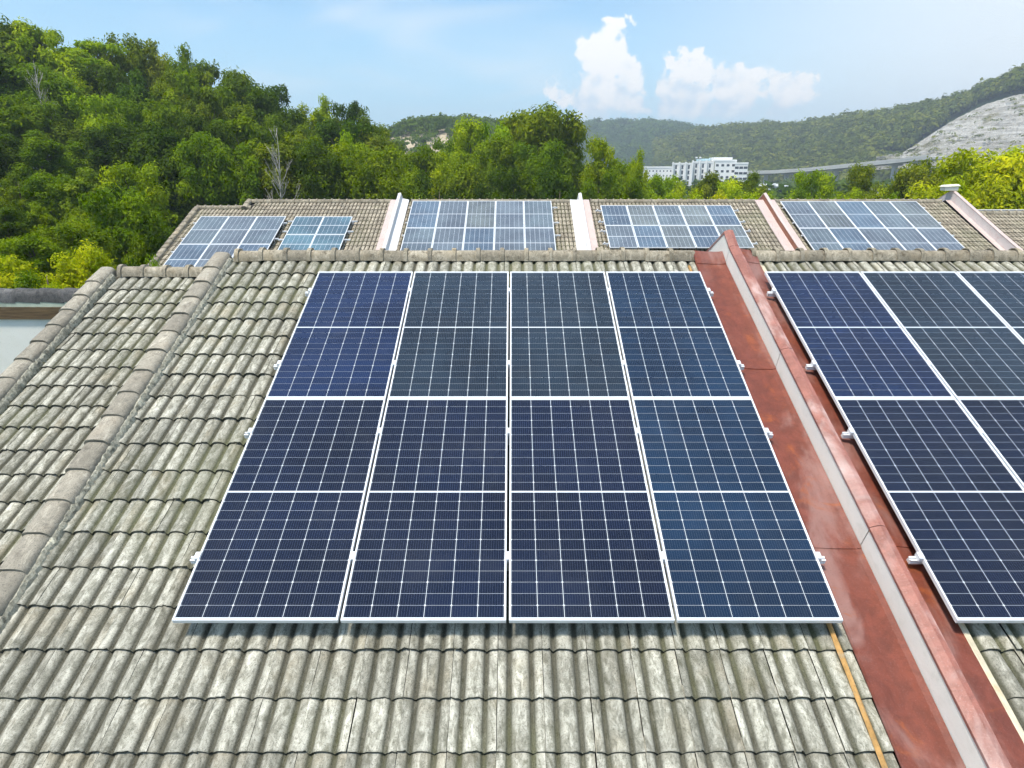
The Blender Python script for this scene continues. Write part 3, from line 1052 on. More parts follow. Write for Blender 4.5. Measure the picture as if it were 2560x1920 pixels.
far_houses = [
    (-12.76, -4.62, ['F1', 'F1b'], 'far left house with stepped tiled roof carrying two solar arrays'),
    (-4.50, 2.70, ['F2'], 'far house between the two white parapets, roof mostly under panels'),
    (2.86, 10.28, ['F3'], 'far house left of the brown parapet, pale tiled roof'),
    (10.45, 18.00, ['F4'], 'far house between the brown and the pink parapet'),
]
for hi, (xa, xb, keys, lab) in enumerate(far_houses):
    h = thing('terrace_house', ((xa + xb) / 2, 28.3, 0), lab, 'house', 'far terrace houses')
    house_walls(h, xa + 0.05, xb - 0.05, 22.6, 34.0, 5.9, M['house_wall'])
    if hi == 0:
        roof = slope_part(h, 'roof', -0.16, -10.75, xb, -1.85, APEX_S, True)
        low = slope_part(h, 'lower_roof', -0.16, xa, -10.76, -1.85, 4.62, True)
    else:
        roof = slope_part(h, 'roof', -0.16, xa, xb, -1.85, APEX_S, True)
    x_first = xa if hi else xa + 0.1
    x_last = xb - 0.30
    js = [x_first + TILE_W * j for j in range(int((x_last - x_first) / TILE_W) + 1)]
    rws = [0.212 + GAUGE * k for k in range(-5, 15)]

    def rule(x, s, hi=hi):
        return s > 0.55
    if hi == 0:
        rule_cut = [r_ for r_ in rws if r_ < 4.30]
        js_lo = [x for x in js if x < -10.72]
        js_hi = [x for x in js if x >= -10.72]
        lay_tiles(roof, -0.16, True, js_hi, rws, far_arrays(keys), xa, xb, rule, [ME_TILE_FAR], TILE_FAR, M['far_tile'])
        lay_tiles(low, -0.16, True, js_lo, rule_cut, far_arrays(keys), xa, xb, rule, [ME_TILE_FAR], TILE_FAR, M['far_tile'])
        lay_ridge(roof, [-10.85 + 0.3106 * k for k in range(0, 19)], APEX_S)
        lay_ridge(low, [-12.75 + 0.3106 * k for k in range(0, 7)], 4.64)
        lay_verge(low, xa + 0.02, [4.22 - 0.334 * k for k in range(0, 16)], -0.02, ME_VERGE_FAR)
        lay_verge(roof, -10.80, [4.84 - 0.334 * k for k in range(0, 2)], 0.0, ME_VERGE_FAR)
    else:
        lay_tiles(roof, -0.16, True, js, rws, far_arrays(keys), xa, xb, rule, [ME_TILE_FAR], TILE_FAR, M['far_tile'])
        lay_ridge(roof, [xa + 0.35 + 0.3106 * k for k in range(0, int((xb - xa - 0.75) / 0.3106) + 1)], APEX_S)

parapet(-4.66, 'white parapet with white flashings left of the central far array', True,
        dict(wall=M['white_flash'], cap=M['white_flash'], flash=M['pink_flash'], flash_r=M['white_flash']), lw=0.33, rw=0.33, seams=(2.0,), right_slope=True)
parapet(2.735, 'white parapet with pale flashings right of the central far array', True,
        dict(wall=M['white_flash'], cap=M['white_flash'], flash=M['white_flash'], flash_r=M['pink_flash']), lw=0.36, rw=0.33, seams=(2.0,), right_slope=False)
parapet(10.33, 'brown sided parapet with faded pink coping between two far arrays', True,
        dict(wall=M['brown_wall'], cap=M['pink_flash'], flash=M['pink_flash'], flash_r=M['pink_flash']), lw=0.36, rw=0.36, seams=(3.4,), right_slope=False)
pp, putp = parapet(18.02, 'stained pink parapet with a white cap block at the right end of the far row', True,
                   dict(wall=M['pink_wall'], cap=M['pink_flash'], flash=M['pink_flash'], flash_r=M['pink_flash']), lw=0.20, rw=0.2, top=0.36, seams=(1.8,), right_slope=False)
ap = roof_origin(-0.16, True) + DV * APEX_S + np.array([18.08, 0, 0.40])
mb = MB().box(ap[0] - 0.45, ap[0] + 0.10, ap[1] - 0.16, ap[1] + 0.16, ap[2] + 0.02, ap[2] + 0.17)
mb.add([(ap[0] - 0.50, ap[1] - 0.20, ap[2] + 0.171), (ap[0] + 0.16, ap[1] - 0.20, ap[2] + 0.20), (ap[0] + 0.16, ap[1] + 0.20, ap[2] + 0.20), (ap[0] - 0.50, ap[1] + 0.20, ap[2] + 0.171),
        (ap[0] - 0.42, ap[1] - 0.1, ap[2] + 0.24), (ap[0] + 0.10, ap[1] - 0.1, ap[2] + 0.27), (ap[0] + 0.10, ap[1] + 0.1, ap[2] + 0.27), (ap[0] - 0.42, ap[1] + 0.1, ap[2] + 0.24)],
       [(0, 3, 2, 1), (4, 5, 6, 7), (0, 1, 5, 4), (1, 2, 6, 5), (2, 3, 7, 6), (3, 0, 4, 7)])
putp(mb, 'cap_block', M['white_plastic'])

# lower house at the right end of the far row
OFFE = -0.16 - 0.42
hE = thing('terrace_house', (23, 28.3, 0), 'lower tiled house beyond the pink parapet at the right picture edge', 'house', 'far terrace houses')
house_walls(hE, 18.3, 28.0, 22.6, 34.0, 5.4, M['house_wall'])
roofE = slope_part(hE, 'roof', OFFE, 18.2, 28.2, -1.85, 5.0, True)
lay_tiles(roofE, OFFE, True, [18.3 + TILE_W * j for j in range(0, 32)], [0.05 + GAUGE * k for k in range(-5, 15)], [], 18, 28, lambda x, s: s > 0.4, [ME_TILE_FAR], TILE_FAR, M['far_tile'])
lay_ridge(roofE, [18.3 + 0.3106 * k for k in range(0, 32)], 5.0)
fE = MB().box(18.35, 28.1, 5.16, 5.20, 0.0, 0.055)  # white strip added in place of panel edges showing above the ridge
fE.build('ridge_edge_strip', M['white_flash'], roofE)

# ------------------------------------------------------------------ low neighbouring wall on the left
LW = thing('garden_building', (-7.2, 9.1, 0), 'cream wall with dark coping tiles and brown timber board left of the roofs', 'building')


def lwput(mb, name, mat):
    return rebase(mb, LW.location).build(name, mat, LW)


zt = CAM_Z - 1.486
lwput(MB().box(-9.5, -5.85, 9.085, 9.40, 0, zt - 0.414), 'wall', M['cream_wall'])
for i in range(3):
    lwput(MB().box(-9.5, -5.84, 9.05 + 0.006 * i, 9.084, zt - 0.412 + i * 0.056, zt - 0.412 + i * 0.056 + 0.0545), 'timber_board', M['timber'])
lwput(MB().box(-9.5, -5.84, 9.075, 9.3, zt - 0.243, zt - 0.155), 'flashing_band', M['pale_flash'])
for k in range(11):
    c = bpy.data.objects.new('coping_cap', ME_SLATE_CAP)
    c.parent = LW
    c.location = Vector((-9.6 + 0.339 * k + 0.0, 9.20, zt - 0.170)) - LW.location
    c.rotation_euler = (0, 0, -pi / 2)
    COL.objects.link(c)


# ------------------------------------------------------------------ terrain
def smooth(a, b, v):
    t = min(1.0, max(0.0, (v - a) / (b - a)))
    return t * t * (3 - 2 * t)


def ground_z(x, y):
    r = hypot(x, y)
    azd = degrees(atan2(x, y)) if r > 1e-6 else 0
    azc = -azd
    if azc > 100:
        azc = max(0.0, 200 - azc)
    g = 0.07 + 0.93 * smooth(-4, 42, azc)
    if azd > 6:
        g = 0.07 * smooth(40, 6, azd)
    up = smooth(24, 95, r) * 9.0 * g
    if azd < -20:
        up += 4.2 * smooth(17, 24, r) * smooth(27, 36, azc) * (1 - 0.6 * smooth(34, 80, r))
    dn = 1 - smooth(130, 260, r)
    z = up * dn
    if r > 24:
        z += 0.5 * mnoise.noise(Vector((x * 0.06, y * 0.06, 0.3))) * smooth(24, 40, r) * dn
    return z - 0.02


def ground_sheet():
    rs = [0.0, 8, 14, 18] + list(np.linspace(21, 110, 44)) + list(np.geomspace(118, 7000, 40))
    na = 180
    vs, fs = [], []
    for r in rs:
        for j in range(na):
            a = 2 * pi * j / na
            x, y = r * sin(a), r * cos(a)
            vs.append((x, y, ground_z(x, y)))
    for i in range(len(rs) - 1):
        for j in range(na):
            a, b = i * na + j, i * na + (j + 1) % na
            fs.append((a, a + na, b + na, b) if i else (a, a + na, b + na))
    mb = MB().add(vs, fs)
    o = mb.build('ground', M['ground'], smooth=True)
    tag(o, kind='structure')


ground_sheet()


# ------------------------------------------------------------------ trees
def leaf_quads(cent, nrm, length, width, rng):
    n = len(cent)
    nrm = nrm / np.linalg.norm(nrm, axis=1, keepdims=True)
    a = rng.normal(size=(n, 3))
    a[:, 2] -= 0.25
    u = a - (a * nrm).sum(1, keepdims=True) * nrm
    u /= np.linalg.norm(u, axis=1, keepdims=True) + 1e-9
    v = np.cross(nrm, u)
    L = (length * rng.uniform(0.65, 1.3, n))[:, None]
    Wd = (width * rng.uniform(0.7, 1.25, n))[:, None]
    p0 = cent - u * L * 0.5
    p1 = cent + v * Wd * 0.5 - u * L * 0.05
    p2 = cent + u * L * 0.5 - nrm * L * 0.12
    p3 = cent - v * Wd * 0.5 - u * L * 0.05
    return np.stack([p0, p1, p2, p3], 1).reshape(-1, 3)


def leaves_mesh(name, V, tone, mat):
    n = len(V) // 4
    me = bpy.data.meshes.new(name)
    me.vertices.add(4 * n)
    me.vertices.foreach_set('co', V.astype(np.float32).ravel())
    me.loops.add(4 * n)
    me.loops.foreach_set('vertex_index', np.arange(4 * n, dtype=np.int32))
    me.polygons.add(n)
    me.polygons.foreach_set('loop_start', np.arange(0, 4 * n, 4, dtype=np.int32))
    me.update(calc_edges=True)
    at = me.attributes.new('tone', 'FLOAT', 'POINT')
    at.data.foreach_set('value', np.repeat(tone, 4).astype(np.float32))
    me.materials.append(mat)
    return me


KINDS = {
    # centre z, radii, clumps, clump radius range, vertical squash, leaves
    'round': (6.4, (2.75, 2.75, 3.0), 46, (0.75, 1.25), 0.8, 15000),
    'tall': (6.0, (2.2, 2.2, 3.7), 46, (0.65, 1.1), 0.9, 15000),
    'open': (6.4, (2.7, 2.7, 3.1), 34, (0.60, 1.05), 0.8, 11500),
    'bush': (4.9, (3.0, 3.0, 4.3), 52, (0.8, 1.3), 0.75, 15000),
    'layer': (7.2, (3.0, 3.0, 2.3), 24, (0.75, 1.25), 0.38, 7500),
}


def make_proto(kind, seed):
    rng = np.random.default_rng(seed)
    cz, rad, nc, (r0, r1), sq, nl = KINDS[kind]
    cs = []
    # lobes make the outline uneven
    lobes = rng.normal(size=(5, 3))
    lobes /= np.linalg.norm(lobes, axis=1, keepdims=True)
    tries = 0
    while len(cs) < nc and tries < 4000:
        tries += 1
        d = rng.normal(size=3)
        d /= np.linalg.norm(d)
        rr = rng.uniform(0.25, 1.0) ** 0.6
        bulge = 0.82 + 0.28 * max(0, (lobes @ d).max()) ** 2
        p = d * rr * np.array(rad) * bulge
        p[0] += 0.25 * p[2] * (seed % 3 - 1) * 0.3
        if all(np.linalg.norm(p - q) > 0.62 for q in cs):
            cs.append(p)
    cs = np.array(cs) + np.array([0, 0, cz])
    cs = cs[(cs[:, 2] > 0.7)]
    cr = rng.uniform(r0, r1, len(cs))
    ct = rng.uniform(0, 1, len(cs))
    share = cr ** 2 / (cr ** 2).sum()
    V, T = [], []
    for c, r, tn, sh in zip(cs, cr, ct, share):
        n = max(20, int(nl * sh))
        d = rng.normal(size=(n, 3))
        d[:, 2] = d[:, 2] * 0.9 + 0.25
        d /= np.linalg.norm(d, axis=1, keepdims=True)
        rr = r * rng.uniform(0.35, 1.08, n)[:, None] ** 0.6
        # small tufts inside the clump
        tuft = rng.normal(size=(max(4, n // 28), 3))
        tuft /= np.linalg.norm(tuft, axis=1, keepdims=True)
        d = d * 0.72 + tuft[rng.integers(0, len(tuft), n)] * 0.42
        pos = c + d * rr * np.array([1, 1, sq])
        nr = d * 0.8 + rng.normal(size=(n, 3)) * 0.45 + np.array([0, 0, 0.55])
        V.append(leaf_quads(pos, nr, 0.30, 0.135, rng))
        T.append(np.clip(tn * 0.6 + rng.uniform(0, 0.4, n), 0, 1))
    V = np.concatenate(V)
    top = V[:, 2].max()
    me = leaves_mesh('crown', V * np.array([1, 1, 10.0 / top]), np.concatenate(T), M['leaf'])
    # trunk and limbs
    mb = MB()
    lean = rng.normal(0, 0.25, 2)
    spine = [(0, 0, -0.4), (lean[0] * 0.3, lean[1] * 0.3, 2.0), (lean[0] * 0.8, lean[1] * 0.8, 4.3), (lean[0], lean[1], 6.6), (lean[0] * 1.3, lean[1] * 1.1, 8.2)]
    mb.tube(spine, [0.19, 0.15, 0.12, 0.08, 0.03], 7)
    idx = rng.permutation(len(cs))[:min(16, len(cs))]
    for i in idx:
        c = cs[i] * np.array([1, 1, 10.0 / top])
        zb = float(np.clip(c[2] - rng.uniform(1.2, 2.4), 0.8, 6.8))
        f = zb / 8.2
        b = np.array([lean[0] * f, lean[1] * f, zb])
        mid = (b + c) / 2 + np.array([0, 0, -0.25])
        mb.tube([tuple(b), tuple(mid), tuple(c)], [0.07, 0.045, 0.015], 5)
    tr = mb.mesh('trunk', M['bark'], True)
    return me, tr


PROTO = {}
for kind, seeds in (('round', (1, 2, 3)), ('tall', (4, 5, 6)), ('open', (7, 8)), ('bush', (9, 10)), ('layer', (11,))):
    PROTO[kind] = [make_proto(kind, s) for s in seeds]

G_DARK = (0.078, 0.130, 0.006)
G_MID = (0.168, 0.242, 0.006)
G_BRIGHT = (0.265, 0.355, 0.006)
G_YELLOW = (0.430, 0.470, 0.008)
G_OLIVE = (0.165, 0.215, 0.012)
TONE_WORD = {G_DARK: 'dark green', G_MID: 'mid green', G_BRIGHT: 'bright green', G_YELLOW: 'yellow green', G_OLIVE: 'olive green'}
KIND_WORD = {'round': 'rounded', 'tall': 'tall', 'open': 'loose', 'bush': 'bushy', 'layer': 'layered'}


def tree(px_, py_, d, wpx, kind, tone, label, group, min_h=2.5, idx=None):
    """px in the 2212-wide viewing scale: crown centre x, crown top y, horizontal distance, crown width"""
    p = at_dist(px_ * 1.1573, py_ * 1.1573, d)
    gz = ground_z(p[0], p[1])
    hgt = max(min_h, p[2] - gz)
    wid = wpx * 1.1573 * np.linalg.norm(p - CAMP) / FOC
    t = thing('tree', (p[0], p[1], gz), label, 'tree', group)
    rz = random.uniform(0, 2 * pi)
    t.rotation_euler = (0, 0, rz)
    crown_m, trunk_m = PROTO[kind][random.randrange(len(PROTO[kind])) if idx is None else idx]
    sxy = min(wid / 6.4, hgt / 10.0 * 1.15)
    t.scale = (sxy, sxy, hgt / 10.0)
    tr = link('trunk', trunk_m, t)
    cr = link('crown', crown_m, t)
    jit = random.uniform(0.85, 1.15)
    cr.color = (tone[0] * jit * random.uniform(0.9, 1.1), tone[1] * jit, tone[2] * jit, 1)
    return t


def interp(pts, x):
    return float(np.interp(x, [p[0] for p in pts], [p[1] for p in pts]))


# --- wooded hillside on the left: rows from the skyline down to the front edge
SKYL = [(-120, 18), (0, 20), (60, 33), (110, 98), (150, 108), (190, 62), (250, 68), (310, 81), (400, 90), (450, 128), (500, 136), (540, 156), (600, 176), (640, 223), (700, 206), (760, 210), (810, 253), (840, 283)]
FRONT = [(-120, 520), (0, 500), (200, 480), (330, 430), (420, 350), (500, 345), (640, 345), (830, 355)]
ROWS = [
    (86, 0.00, 105, 'along the forest skyline'),
    (76, 0.17, 115, 'just below the forest skyline'),
    (67, 0.34, 120, 'in the upper middle of the wooded slope'),
    (58, 0.52, 125, 'in the middle of the wooded slope'),
    (49, 0.70, 130, 'low on the wooded slope'),
    (41, 0.86, 135, 'at the foot of the wooded slope'),
]
for ri, (d, fr_, wpx, phrase) in enumerate(ROWS):
    x = -100 + random.uniform(0, 30)
    row = []
    while x < 850:
        row.append(x)
        x += wpx * random.uniform(0.52, 0.74)
    n = 0
    for x in row:
        ys, yf = interp(SKYL, x), interp(FRONT, x)
        y = ys + (yf - ys) * fr_ + random.uniform(-14, 16) * (0.5 if ri == 0 else 1)
        dd = d
        if x > 330:
            dd = max(d, 52) - (0 if d > 52 else (52 - d) * -0.3)
        kind = random.choice(['round', 'tall', 'round', 'tall', 'open'] if ri < 4 else ['round', 'bush', 'tall', 'bush'])
        tone = random.choice([G_MID, G_BRIGHT, G_DARK, G_MID, G_DARK] if ri % 2 else [G_MID, G_BRIGHT, G_MID, G_OLIVE, G_DARK])
        if ri == 0 and 150 < x < 240:
            kind, tone = 'layer', G_BRIGHT
        w = wpx * random.uniform(0.85, 1.25) * (1.25 if x < 200 else 1.0)
        o_ = ORD[n] if n < 20 else f'{n + 1}th'
        tree(x, y, dd + random.uniform(-2.5, 2.5), w, kind, tone, f'{TONE_WORD[tone]} {KIND_WORD[kind]} tree, {o_} from the left {phrase}', 'trees on the wooded hillside')
        n += 1
# --- bright shrubs at the lower left, behind the low cream wall
sh = [(-30, 545, 27, 150, 'bush', G_MID), (60, 500, 31, 150, 'round', G_MID), (150, 470, 33, 150, 'bush', G_MID), (245, 400, 36, 150, 'round', G_MID), (330, 470, 36, 120, 'bush', G_DARK),
      (300, 500, 30, 110, 'bush', G_MID), (365, 500, 31, 80, 'bush', G_BRIGHT), (20, 580, 22, 130, 'bush', G_MID), (85, 545, 23, 150, 'bush', G_YELLOW), (175, 518, 24, 140, 'bush', G_YELLOW),
      (120, 590, 20, 110, 'bush', G_BRIGHT), (210, 575, 21, 110, 'bush', G_MID), (270, 555, 23, 100, 'bush', G_DARK), (320, 545, 25, 80, 'bush', G_BRIGHT)]
for i, (x, y, d, w, kind, tone) in enumerate(sorted(sh)):
    tree(x, y, d, w, kind, tone, f'{TONE_WORD[tone]} {KIND_WORD[kind]} shrub, {ORD[i]} from the left in the thicket above the cream wall', 'shrubs above the low cream wall', 2.0)
# --- trees behind the middle of the far row
ctr = [(915, 312, 66, 110, 'round', G_MID), (965, 318, 60, 110, 'tall', G_BRIGHT), (1085, 285, 62, 120, 'tall', G_MID), (1190, 300, 60, 120, 'round', G_MID), (850, 318, 74, 95, 'round', G_MID), (905, 332, 72, 90, 'tall', G_OLIVE), (955, 292, 70, 110, 'round', G_MID), (1010, 246, 66, 120, 'tall', G_BRIGHT), (1060, 258, 68, 105, 'round', G_BRIGHT),
       (1112, 300, 64, 110, 'round', G_MID), (1170, 216, 72, 165, 'round', G_MID), (1225, 262, 74, 100, 'open', G_MID), (1262, 345, 62, 90, 'bush', G_DARK), (1300, 286, 60, 105, 'tall', G_BRIGHT),
       (1340, 335, 60, 90, 'round', G_BRIGHT), (1378, 312, 58, 62, 'tall', G_BRIGHT), (880, 372, 56, 100, 'bush', G_MID), (940, 365, 55, 110, 'bush', G_DARK), (1000, 340, 57, 120, 'round', G_MID),
       (1050, 350, 55, 110, 'bush', G_DARK), (1105, 358, 54, 110, 'round', G_DARK), (1150, 330, 56, 100, 'bush', G_MID), (1205, 360, 54, 100, 'bush', G_DARK), (1250, 385, 53, 90, 'bush', G_MID),
       (1305, 360, 54, 110, 'bush', G_MID), (1360, 372, 53, 90, 'bush', G_MID), (820, 350, 58, 100, 'bush', G_MID), (770, 345, 60, 100, 'round', G_DARK)]
for i, (x, y, d, w, kind, tone) in enumerate(sorted(ctr)):
    tree(x, y, d, w * 1.08, kind, tone, f'{TONE_WORD[tone]} {KIND_WORD[kind]} tree, {ORD[i]} from the left in the grove behind the central far roofs', 'trees of the central grove')
# --- lighter trees behind the right half of the far row
rgt = [(1425, 372, 62, 85, 'round', G_BRIGHT), (1480, 388, 60, 90, 'bush', G_YELLOW), (1535, 366, 66, 90, 'open', G_OLIVE), (1580, 378, 60, 90, 'bush', G_YELLOW), (1622, 366, 70, 85, 'open', G_OLIVE),
       (1500, 405, 52, 100, 'bush', G_YELLOW), (1450, 405, 52, 90, 'bush', G_BRIGHT), (1565, 408, 52, 100, 'bush', G_YELLOW), (1630, 405, 54, 80, 'bush', G_BRIGHT), (1690, 412, 54, 80, 'bush', G_BRIGHT),
       (1762, 362, 66, 90, 'round', G_BRIGHT), (1735, 400, 60, 70, 'bush', G_MID), (1868, 346, 68, 95, 'tall', G_OLIVE), (1815, 402, 60, 90, 'bush', G_YELLOW), (1925, 396, 64, 90, 'bush', G_BRIGHT),
       (1992, 336, 62, 110, 'round', G_OLIVE), (2042, 352, 66, 85, 'open', G_OLIVE), (2085, 345, 70, 90, 'round', G_MID), (2060, 398, 54, 90, 'bush', G_OLIVE), (2140, 312, 48, 190, 'round', G_YELLOW),
       (2215, 308, 50, 170, 'round', G_YELLOW), (2110, 375, 46, 140, 'bush', G_YELLOW), (2200, 375, 44, 150, 'bush', G_YELLOW), (1780, 412, 52, 90, 'bush', G_BRIGHT), (1880, 412, 52, 90, 'bush', G_OLIVE),
       (1970, 412, 52, 90, 'bush', G_BRIGHT), (2290, 330, 50, 140, 'round', G_YELLOW)]
for i, (x, y, d, w, kind, tone) in enumerate(sorted(rgt)):
    o_ = ORD[i]
    tree(x, y, d, w * 1.05, kind, tone, f'{TONE_WORD[tone]} {KIND_WORD[kind]} tree, {o_} from the left behind the right half of the far ridge', 'trees behind the right far roofs')


# --- pale bare tree in front of the wood
def bare_tree(px_, py_, d, seed, label):
    p = at_dist(px_ * 1.1573, py_ * 1.1573, d)
    gz = ground_z(p[0], p[1])
    hgt = p[2] - gz
    rng = random.Random(seed)
    t = thing('bare_tree', (p[0], p[1], gz), label, 'tree')
    mb, mt = MB(), MB()
    pts = [(0, 0, -0.3), (0.1, 0, hgt * 0.3), (-0.05, 0.1, hgt * 0.6), (0.15, 0, hgt * 0.85), (0.1, 0.05, hgt)]
    mt.tube(pts, [0.085, 0.07, 0.045, 0.022, 0.006], 7)

    def twig(q, a, up, ln, r, depth):
        e = (q[0] + cos(a) * ln * 0.42, q[1] + sin(a) * ln * 0.42, q[2] + ln * up)
        m_ = tuple((q[k] + e[k]) / 2 + rng.uniform(-0.06, 0.06) * ln for k in range(3))
        mb.tube([q, m_, e], [r, r * 0.7, r * 0.3], 4)
        if depth:
            for _ in range(4):
                f = rng.uniform(0.3, 1.0)
                twig(tuple(m_[k] + (e[k] - m_[k]) * f for k in range(3)), a + rng.uniform(-1.3, 1.3), rng.uniform(0.55, 1.0), ln * rng.uniform(0.35, 0.6), r * 0.5, depth - 1)
    for i in range(26):
        zb = hgt * rng.uniform(0.28, 0.94)
        twig((0.03, 0.03, zb), rng.uniform(0, 2 * pi), rng.uniform(0.7, 1.0), rng.uniform(1.3, 2.9) * (1.2 - zb / hgt), 0.026, 2)
    mt.build('trunk', M['dead_bark'], t, smooth=True)
    mb.build('branches', M['dead_bark'], t, smooth=True)


bare_tree(592, 272, 50, 5, 'pale leafless tree standing in front of the wood behind the far roof')
bare_tree(68, 130, 70, 8, 'thin pale leafless treetop high on the wooded slope at the left')


# --- undergrowth covering the slope between the trunks
def undergrowth():
    rng = np.random.default_rng(5)
    V, T = [], []
    n = 38000
    a = np.radians(rng.uniform(-80, -8, n))
    r = rng.uniform(20, 95, n)
    ok = ~((r * np.sin(a) > -15.5) & (r * np.cos(a) < 38))
    a, r = a[ok], r[ok]
    x, y = r * np.sin(a), r * np.cos(a)
    z = np.array([ground_z(i, j) for i, j in zip(x, y)])
    c = np.stack([x, y, z + rng.uniform(0.05, 1.5, len(x))], 1)
    nr = rng.normal(size=c.shape) * 0.6 + np.array([0, -0.2, 0.7])
    V = leaf_quads(c, nr, 0.62, 0.36, rng)
    me = leaves_mesh('undergrowth', V, rng.uniform(0, 1, len(c)), M['leaf'])
    o = link('undergrowth', me)
    o.color = (*G_MID, 1)
    tag(o, 'low leafy undergrowth covering the wooded slope', 'undergrowth', kind='stuff')


undergrowth()


def side_wood():
    """the wood goes on beyond the left picture edge"""
    rng = np.random.default_rng(12)
    V, T = [], []
    for _ in range(170):
        a, r = radians(rng.uniform(-85, -46)), rng.uniform(30, 95)
        x, y = r * sin(a), r * cos(a)
        R_, per = rng.uniform(2.0, 3.4), 190
        d = rng.normal(size=(per, 3))
        d /= np.linalg.norm(d, axis=1, keepdims=True)
        c = np.array([x, y, ground_z(x, y) + R_ * 1.5]) + d * np.array([R_, R_, R_ * 1.35]) * rng.uniform(0.6, 1.05, per)[:, None]
        V.append(leaf_quads(c, d + rng.normal(size=(per, 3)) * 0.4 + np.array([0, 0, 0.4]), 0.75, 0.42, rng))
        T.append(np.clip(rng.uniform(0, 0.7) + rng.uniform(0, 0.3, per), 0, 1))
    o = link('forest_canopy', leaves_mesh('forest_canopy', np.concatenate(V), np.concatenate(T), M['leaf']))
    o.color = (*G_MID, 1)
    tag(o, 'wood continuing beyond the left picture edge', 'forest', kind='stuff')


side_wood()


# ------------------------------------------------------------------ hills
def hill(name, sky_px, d_foot, d_ridge, canopy_h, n_az, n_t=26, back=1.6, rough=3.0, seed=0, shape=1.0, mat=None):
    """sky_px: skyline in photograph pixels; d_foot / d_ridge: distance functions of pixel x; returns height sampler"""
    xs = np.linspace(sky_px[0][0], sky_px[-1][0], n_az)
    vs, fs = [], []
    grid = []
    for i, x in enumerate(xs):
        y = interp(sky_px, x)
        dr, df = d_ridge(x), d_foot(x)
        top = at_dist(x, y, dr)
        hz = top[2] - canopy_h
        dirv = np.array([top[0], top[1]]) / dr
        col = []
        for k in range(n_t):
            t = k / (n_t - 1) * back
            d = df + (dr - df) * t
            if t <= 1:
                z = hz * (t ** shape) * (1.0 if t > 0 else 1)
                z = hz * smooth(-0.12, 1.06, t) ** shape
            else:
                z = hz * (1 - smooth(1.0, back, t) * 1.02) - 1.0 * (t - 1)
            nz = mnoise.fractal(Vector((dirv[0] * d * 0.012, dirv[1] * d * 0.012, seed)), 1.0, 2.0, 4)
            z += nz * rough * min(1, t * 2) * (0.25 if 0.92 < t < 1.08 else 1)
            if t == 0:
                z = -3
            p = (dirv[0] * d, dirv[1] * d, z)
            col.append(p)
            vs.append(p)
        grid.append(col)
    for i in range(n_az - 1):
        for k in range(n_t - 1):
            a = i * n_t + k
            fs.append((a, a + n_t, a + n_t + 1, a + 1))
    o = MB().add(vs, fs).build(name, mat or M['hill'], smooth=True)
    tag(o, kind='structure')
    return np.array(grid)


def canopy(name, grid, n, r0, r1, per, label, seed, tmax=1.12, back=1.6, col=G_MID, skip=None, leaf=0.27):
    """tree crowns crowding a hill; far off they read as one wood"""
    rng = np.random.default_rng(seed)
    na, nt = grid.shape[:2]
    V, T = [], []
    cnt = 0
    while cnt < n:
        u = rng.uniform(0, na - 1.001)
        v = rng.uniform(0.02, tmax / back) * (nt - 1)
        i, k = int(u), int(v)
        fu, fv = u - i, v - k
        p = (grid[i, k] * (1 - fu) * (1 - fv) + grid[i + 1, k] * fu * (1 - fv) + grid[min(i, na - 1), min(k + 1, nt - 1)] * (1 - fu) * fv + grid[i + 1, min(k + 1, nt - 1)] * fu * fv)
        if skip is not None and skip(p):
            cnt += 1
            continue
        R = rng.uniform(r0, r1)
        d = rng.normal(size=(per, 3))
        d[:, 2] = np.abs(d[:, 2]) * 0.9 - 0.15
        d /= np.linalg.norm(d, axis=1, keepdims=True)
        hgt = R * rng.uniform(1.0, 1.5)
        lobes = 1 + 0.25 * np.sin(d[:, 0] * 5 + rng.uniform(0, 6)) * np.cos(d[:, 1] * 4 + rng.uniform(0, 6))
        c = p + np.array([0, 0, hgt * 0.75]) + d * lobes[:, None] * np.array([R, R, hgt * 0.8]) * rng.uniform(0.75, 1.05, per)[:, None]
        nr = d + rng.normal(size=(per, 3)) * 0.35 + np.array([0, 0, 0.3])
        V.append(leaf_quads(c, nr, R * leaf * 2.1, R * leaf * 1.5, rng))
        T.append(np.clip(rng.uniform(0.0, 0.8) ** 1.3 + rng.uniform(0, 0.25, per), 0, 1))
        cnt += 1
    me = leaves_mesh(name, np.concatenate(V), np.concatenate(T), M['leaf'])
    o = link(name, me)
    o.color = (*col, 1)
    tag(o, label, 'forest', kind='stuff')
    return o


# far blue ridge
g1 = hill('hill', [(1180, 330), (1300, 322), (1420, 318), (1500, 311), (1570, 311), (1650, 309), (1700, 315), (1760, 326), (1850, 345), (1950, 365)],
          lambda x: 760, lambda x: 1150, 6.0, 60, seed=3, rough=7)
canopy('forest_canopy', g1, 4200, 4.5, 7.5, 36, 'bluish wooded ridge farthest away behind the white apartment block', 21, col=(0.075, 0.135, 0.022))
# long wooded ridge that climbs to the right
R_SKY = [(1640, 352), (1700, 337), (1760, 325), (1876, 313), (2012, 312), (2125, 295), (2238, 281), (2374, 254), (2464, 219), (2560, 181), (2680, 150), (2820, 140), (3100, 150), (3500, 190), (4000, 260), (4600, 340)]


def quarry_d(x):
    return interp([(2200, 455), (2350, 425), (2560, 395), (2800, 380)], x)


def r_foot(x):
    return interp([(1640, 640), (1900, 540), (2200, 470), (2560, 420), (2820, 400), (4600, 420)], x)


def r_ridge(x):
    return interp([(1640, 930), (1900, 850), (2200, 740), (2560, 620), (2820, 580), (4600, 700)], x)


QTOP = [(2190, 396), (2255, 384), (2300, 352), (2330, 330), (2370, 302), (2440, 264), (2500, 246), (2560, 234), (2700, 222), (2860, 225), (3000, 255), (3120, 310), (3220, 375)]
QBOT = [(2190, 398), (2255, 392), (2350, 388), (2450, 384), (2560, 380), (2860, 378), (3220, 378)]


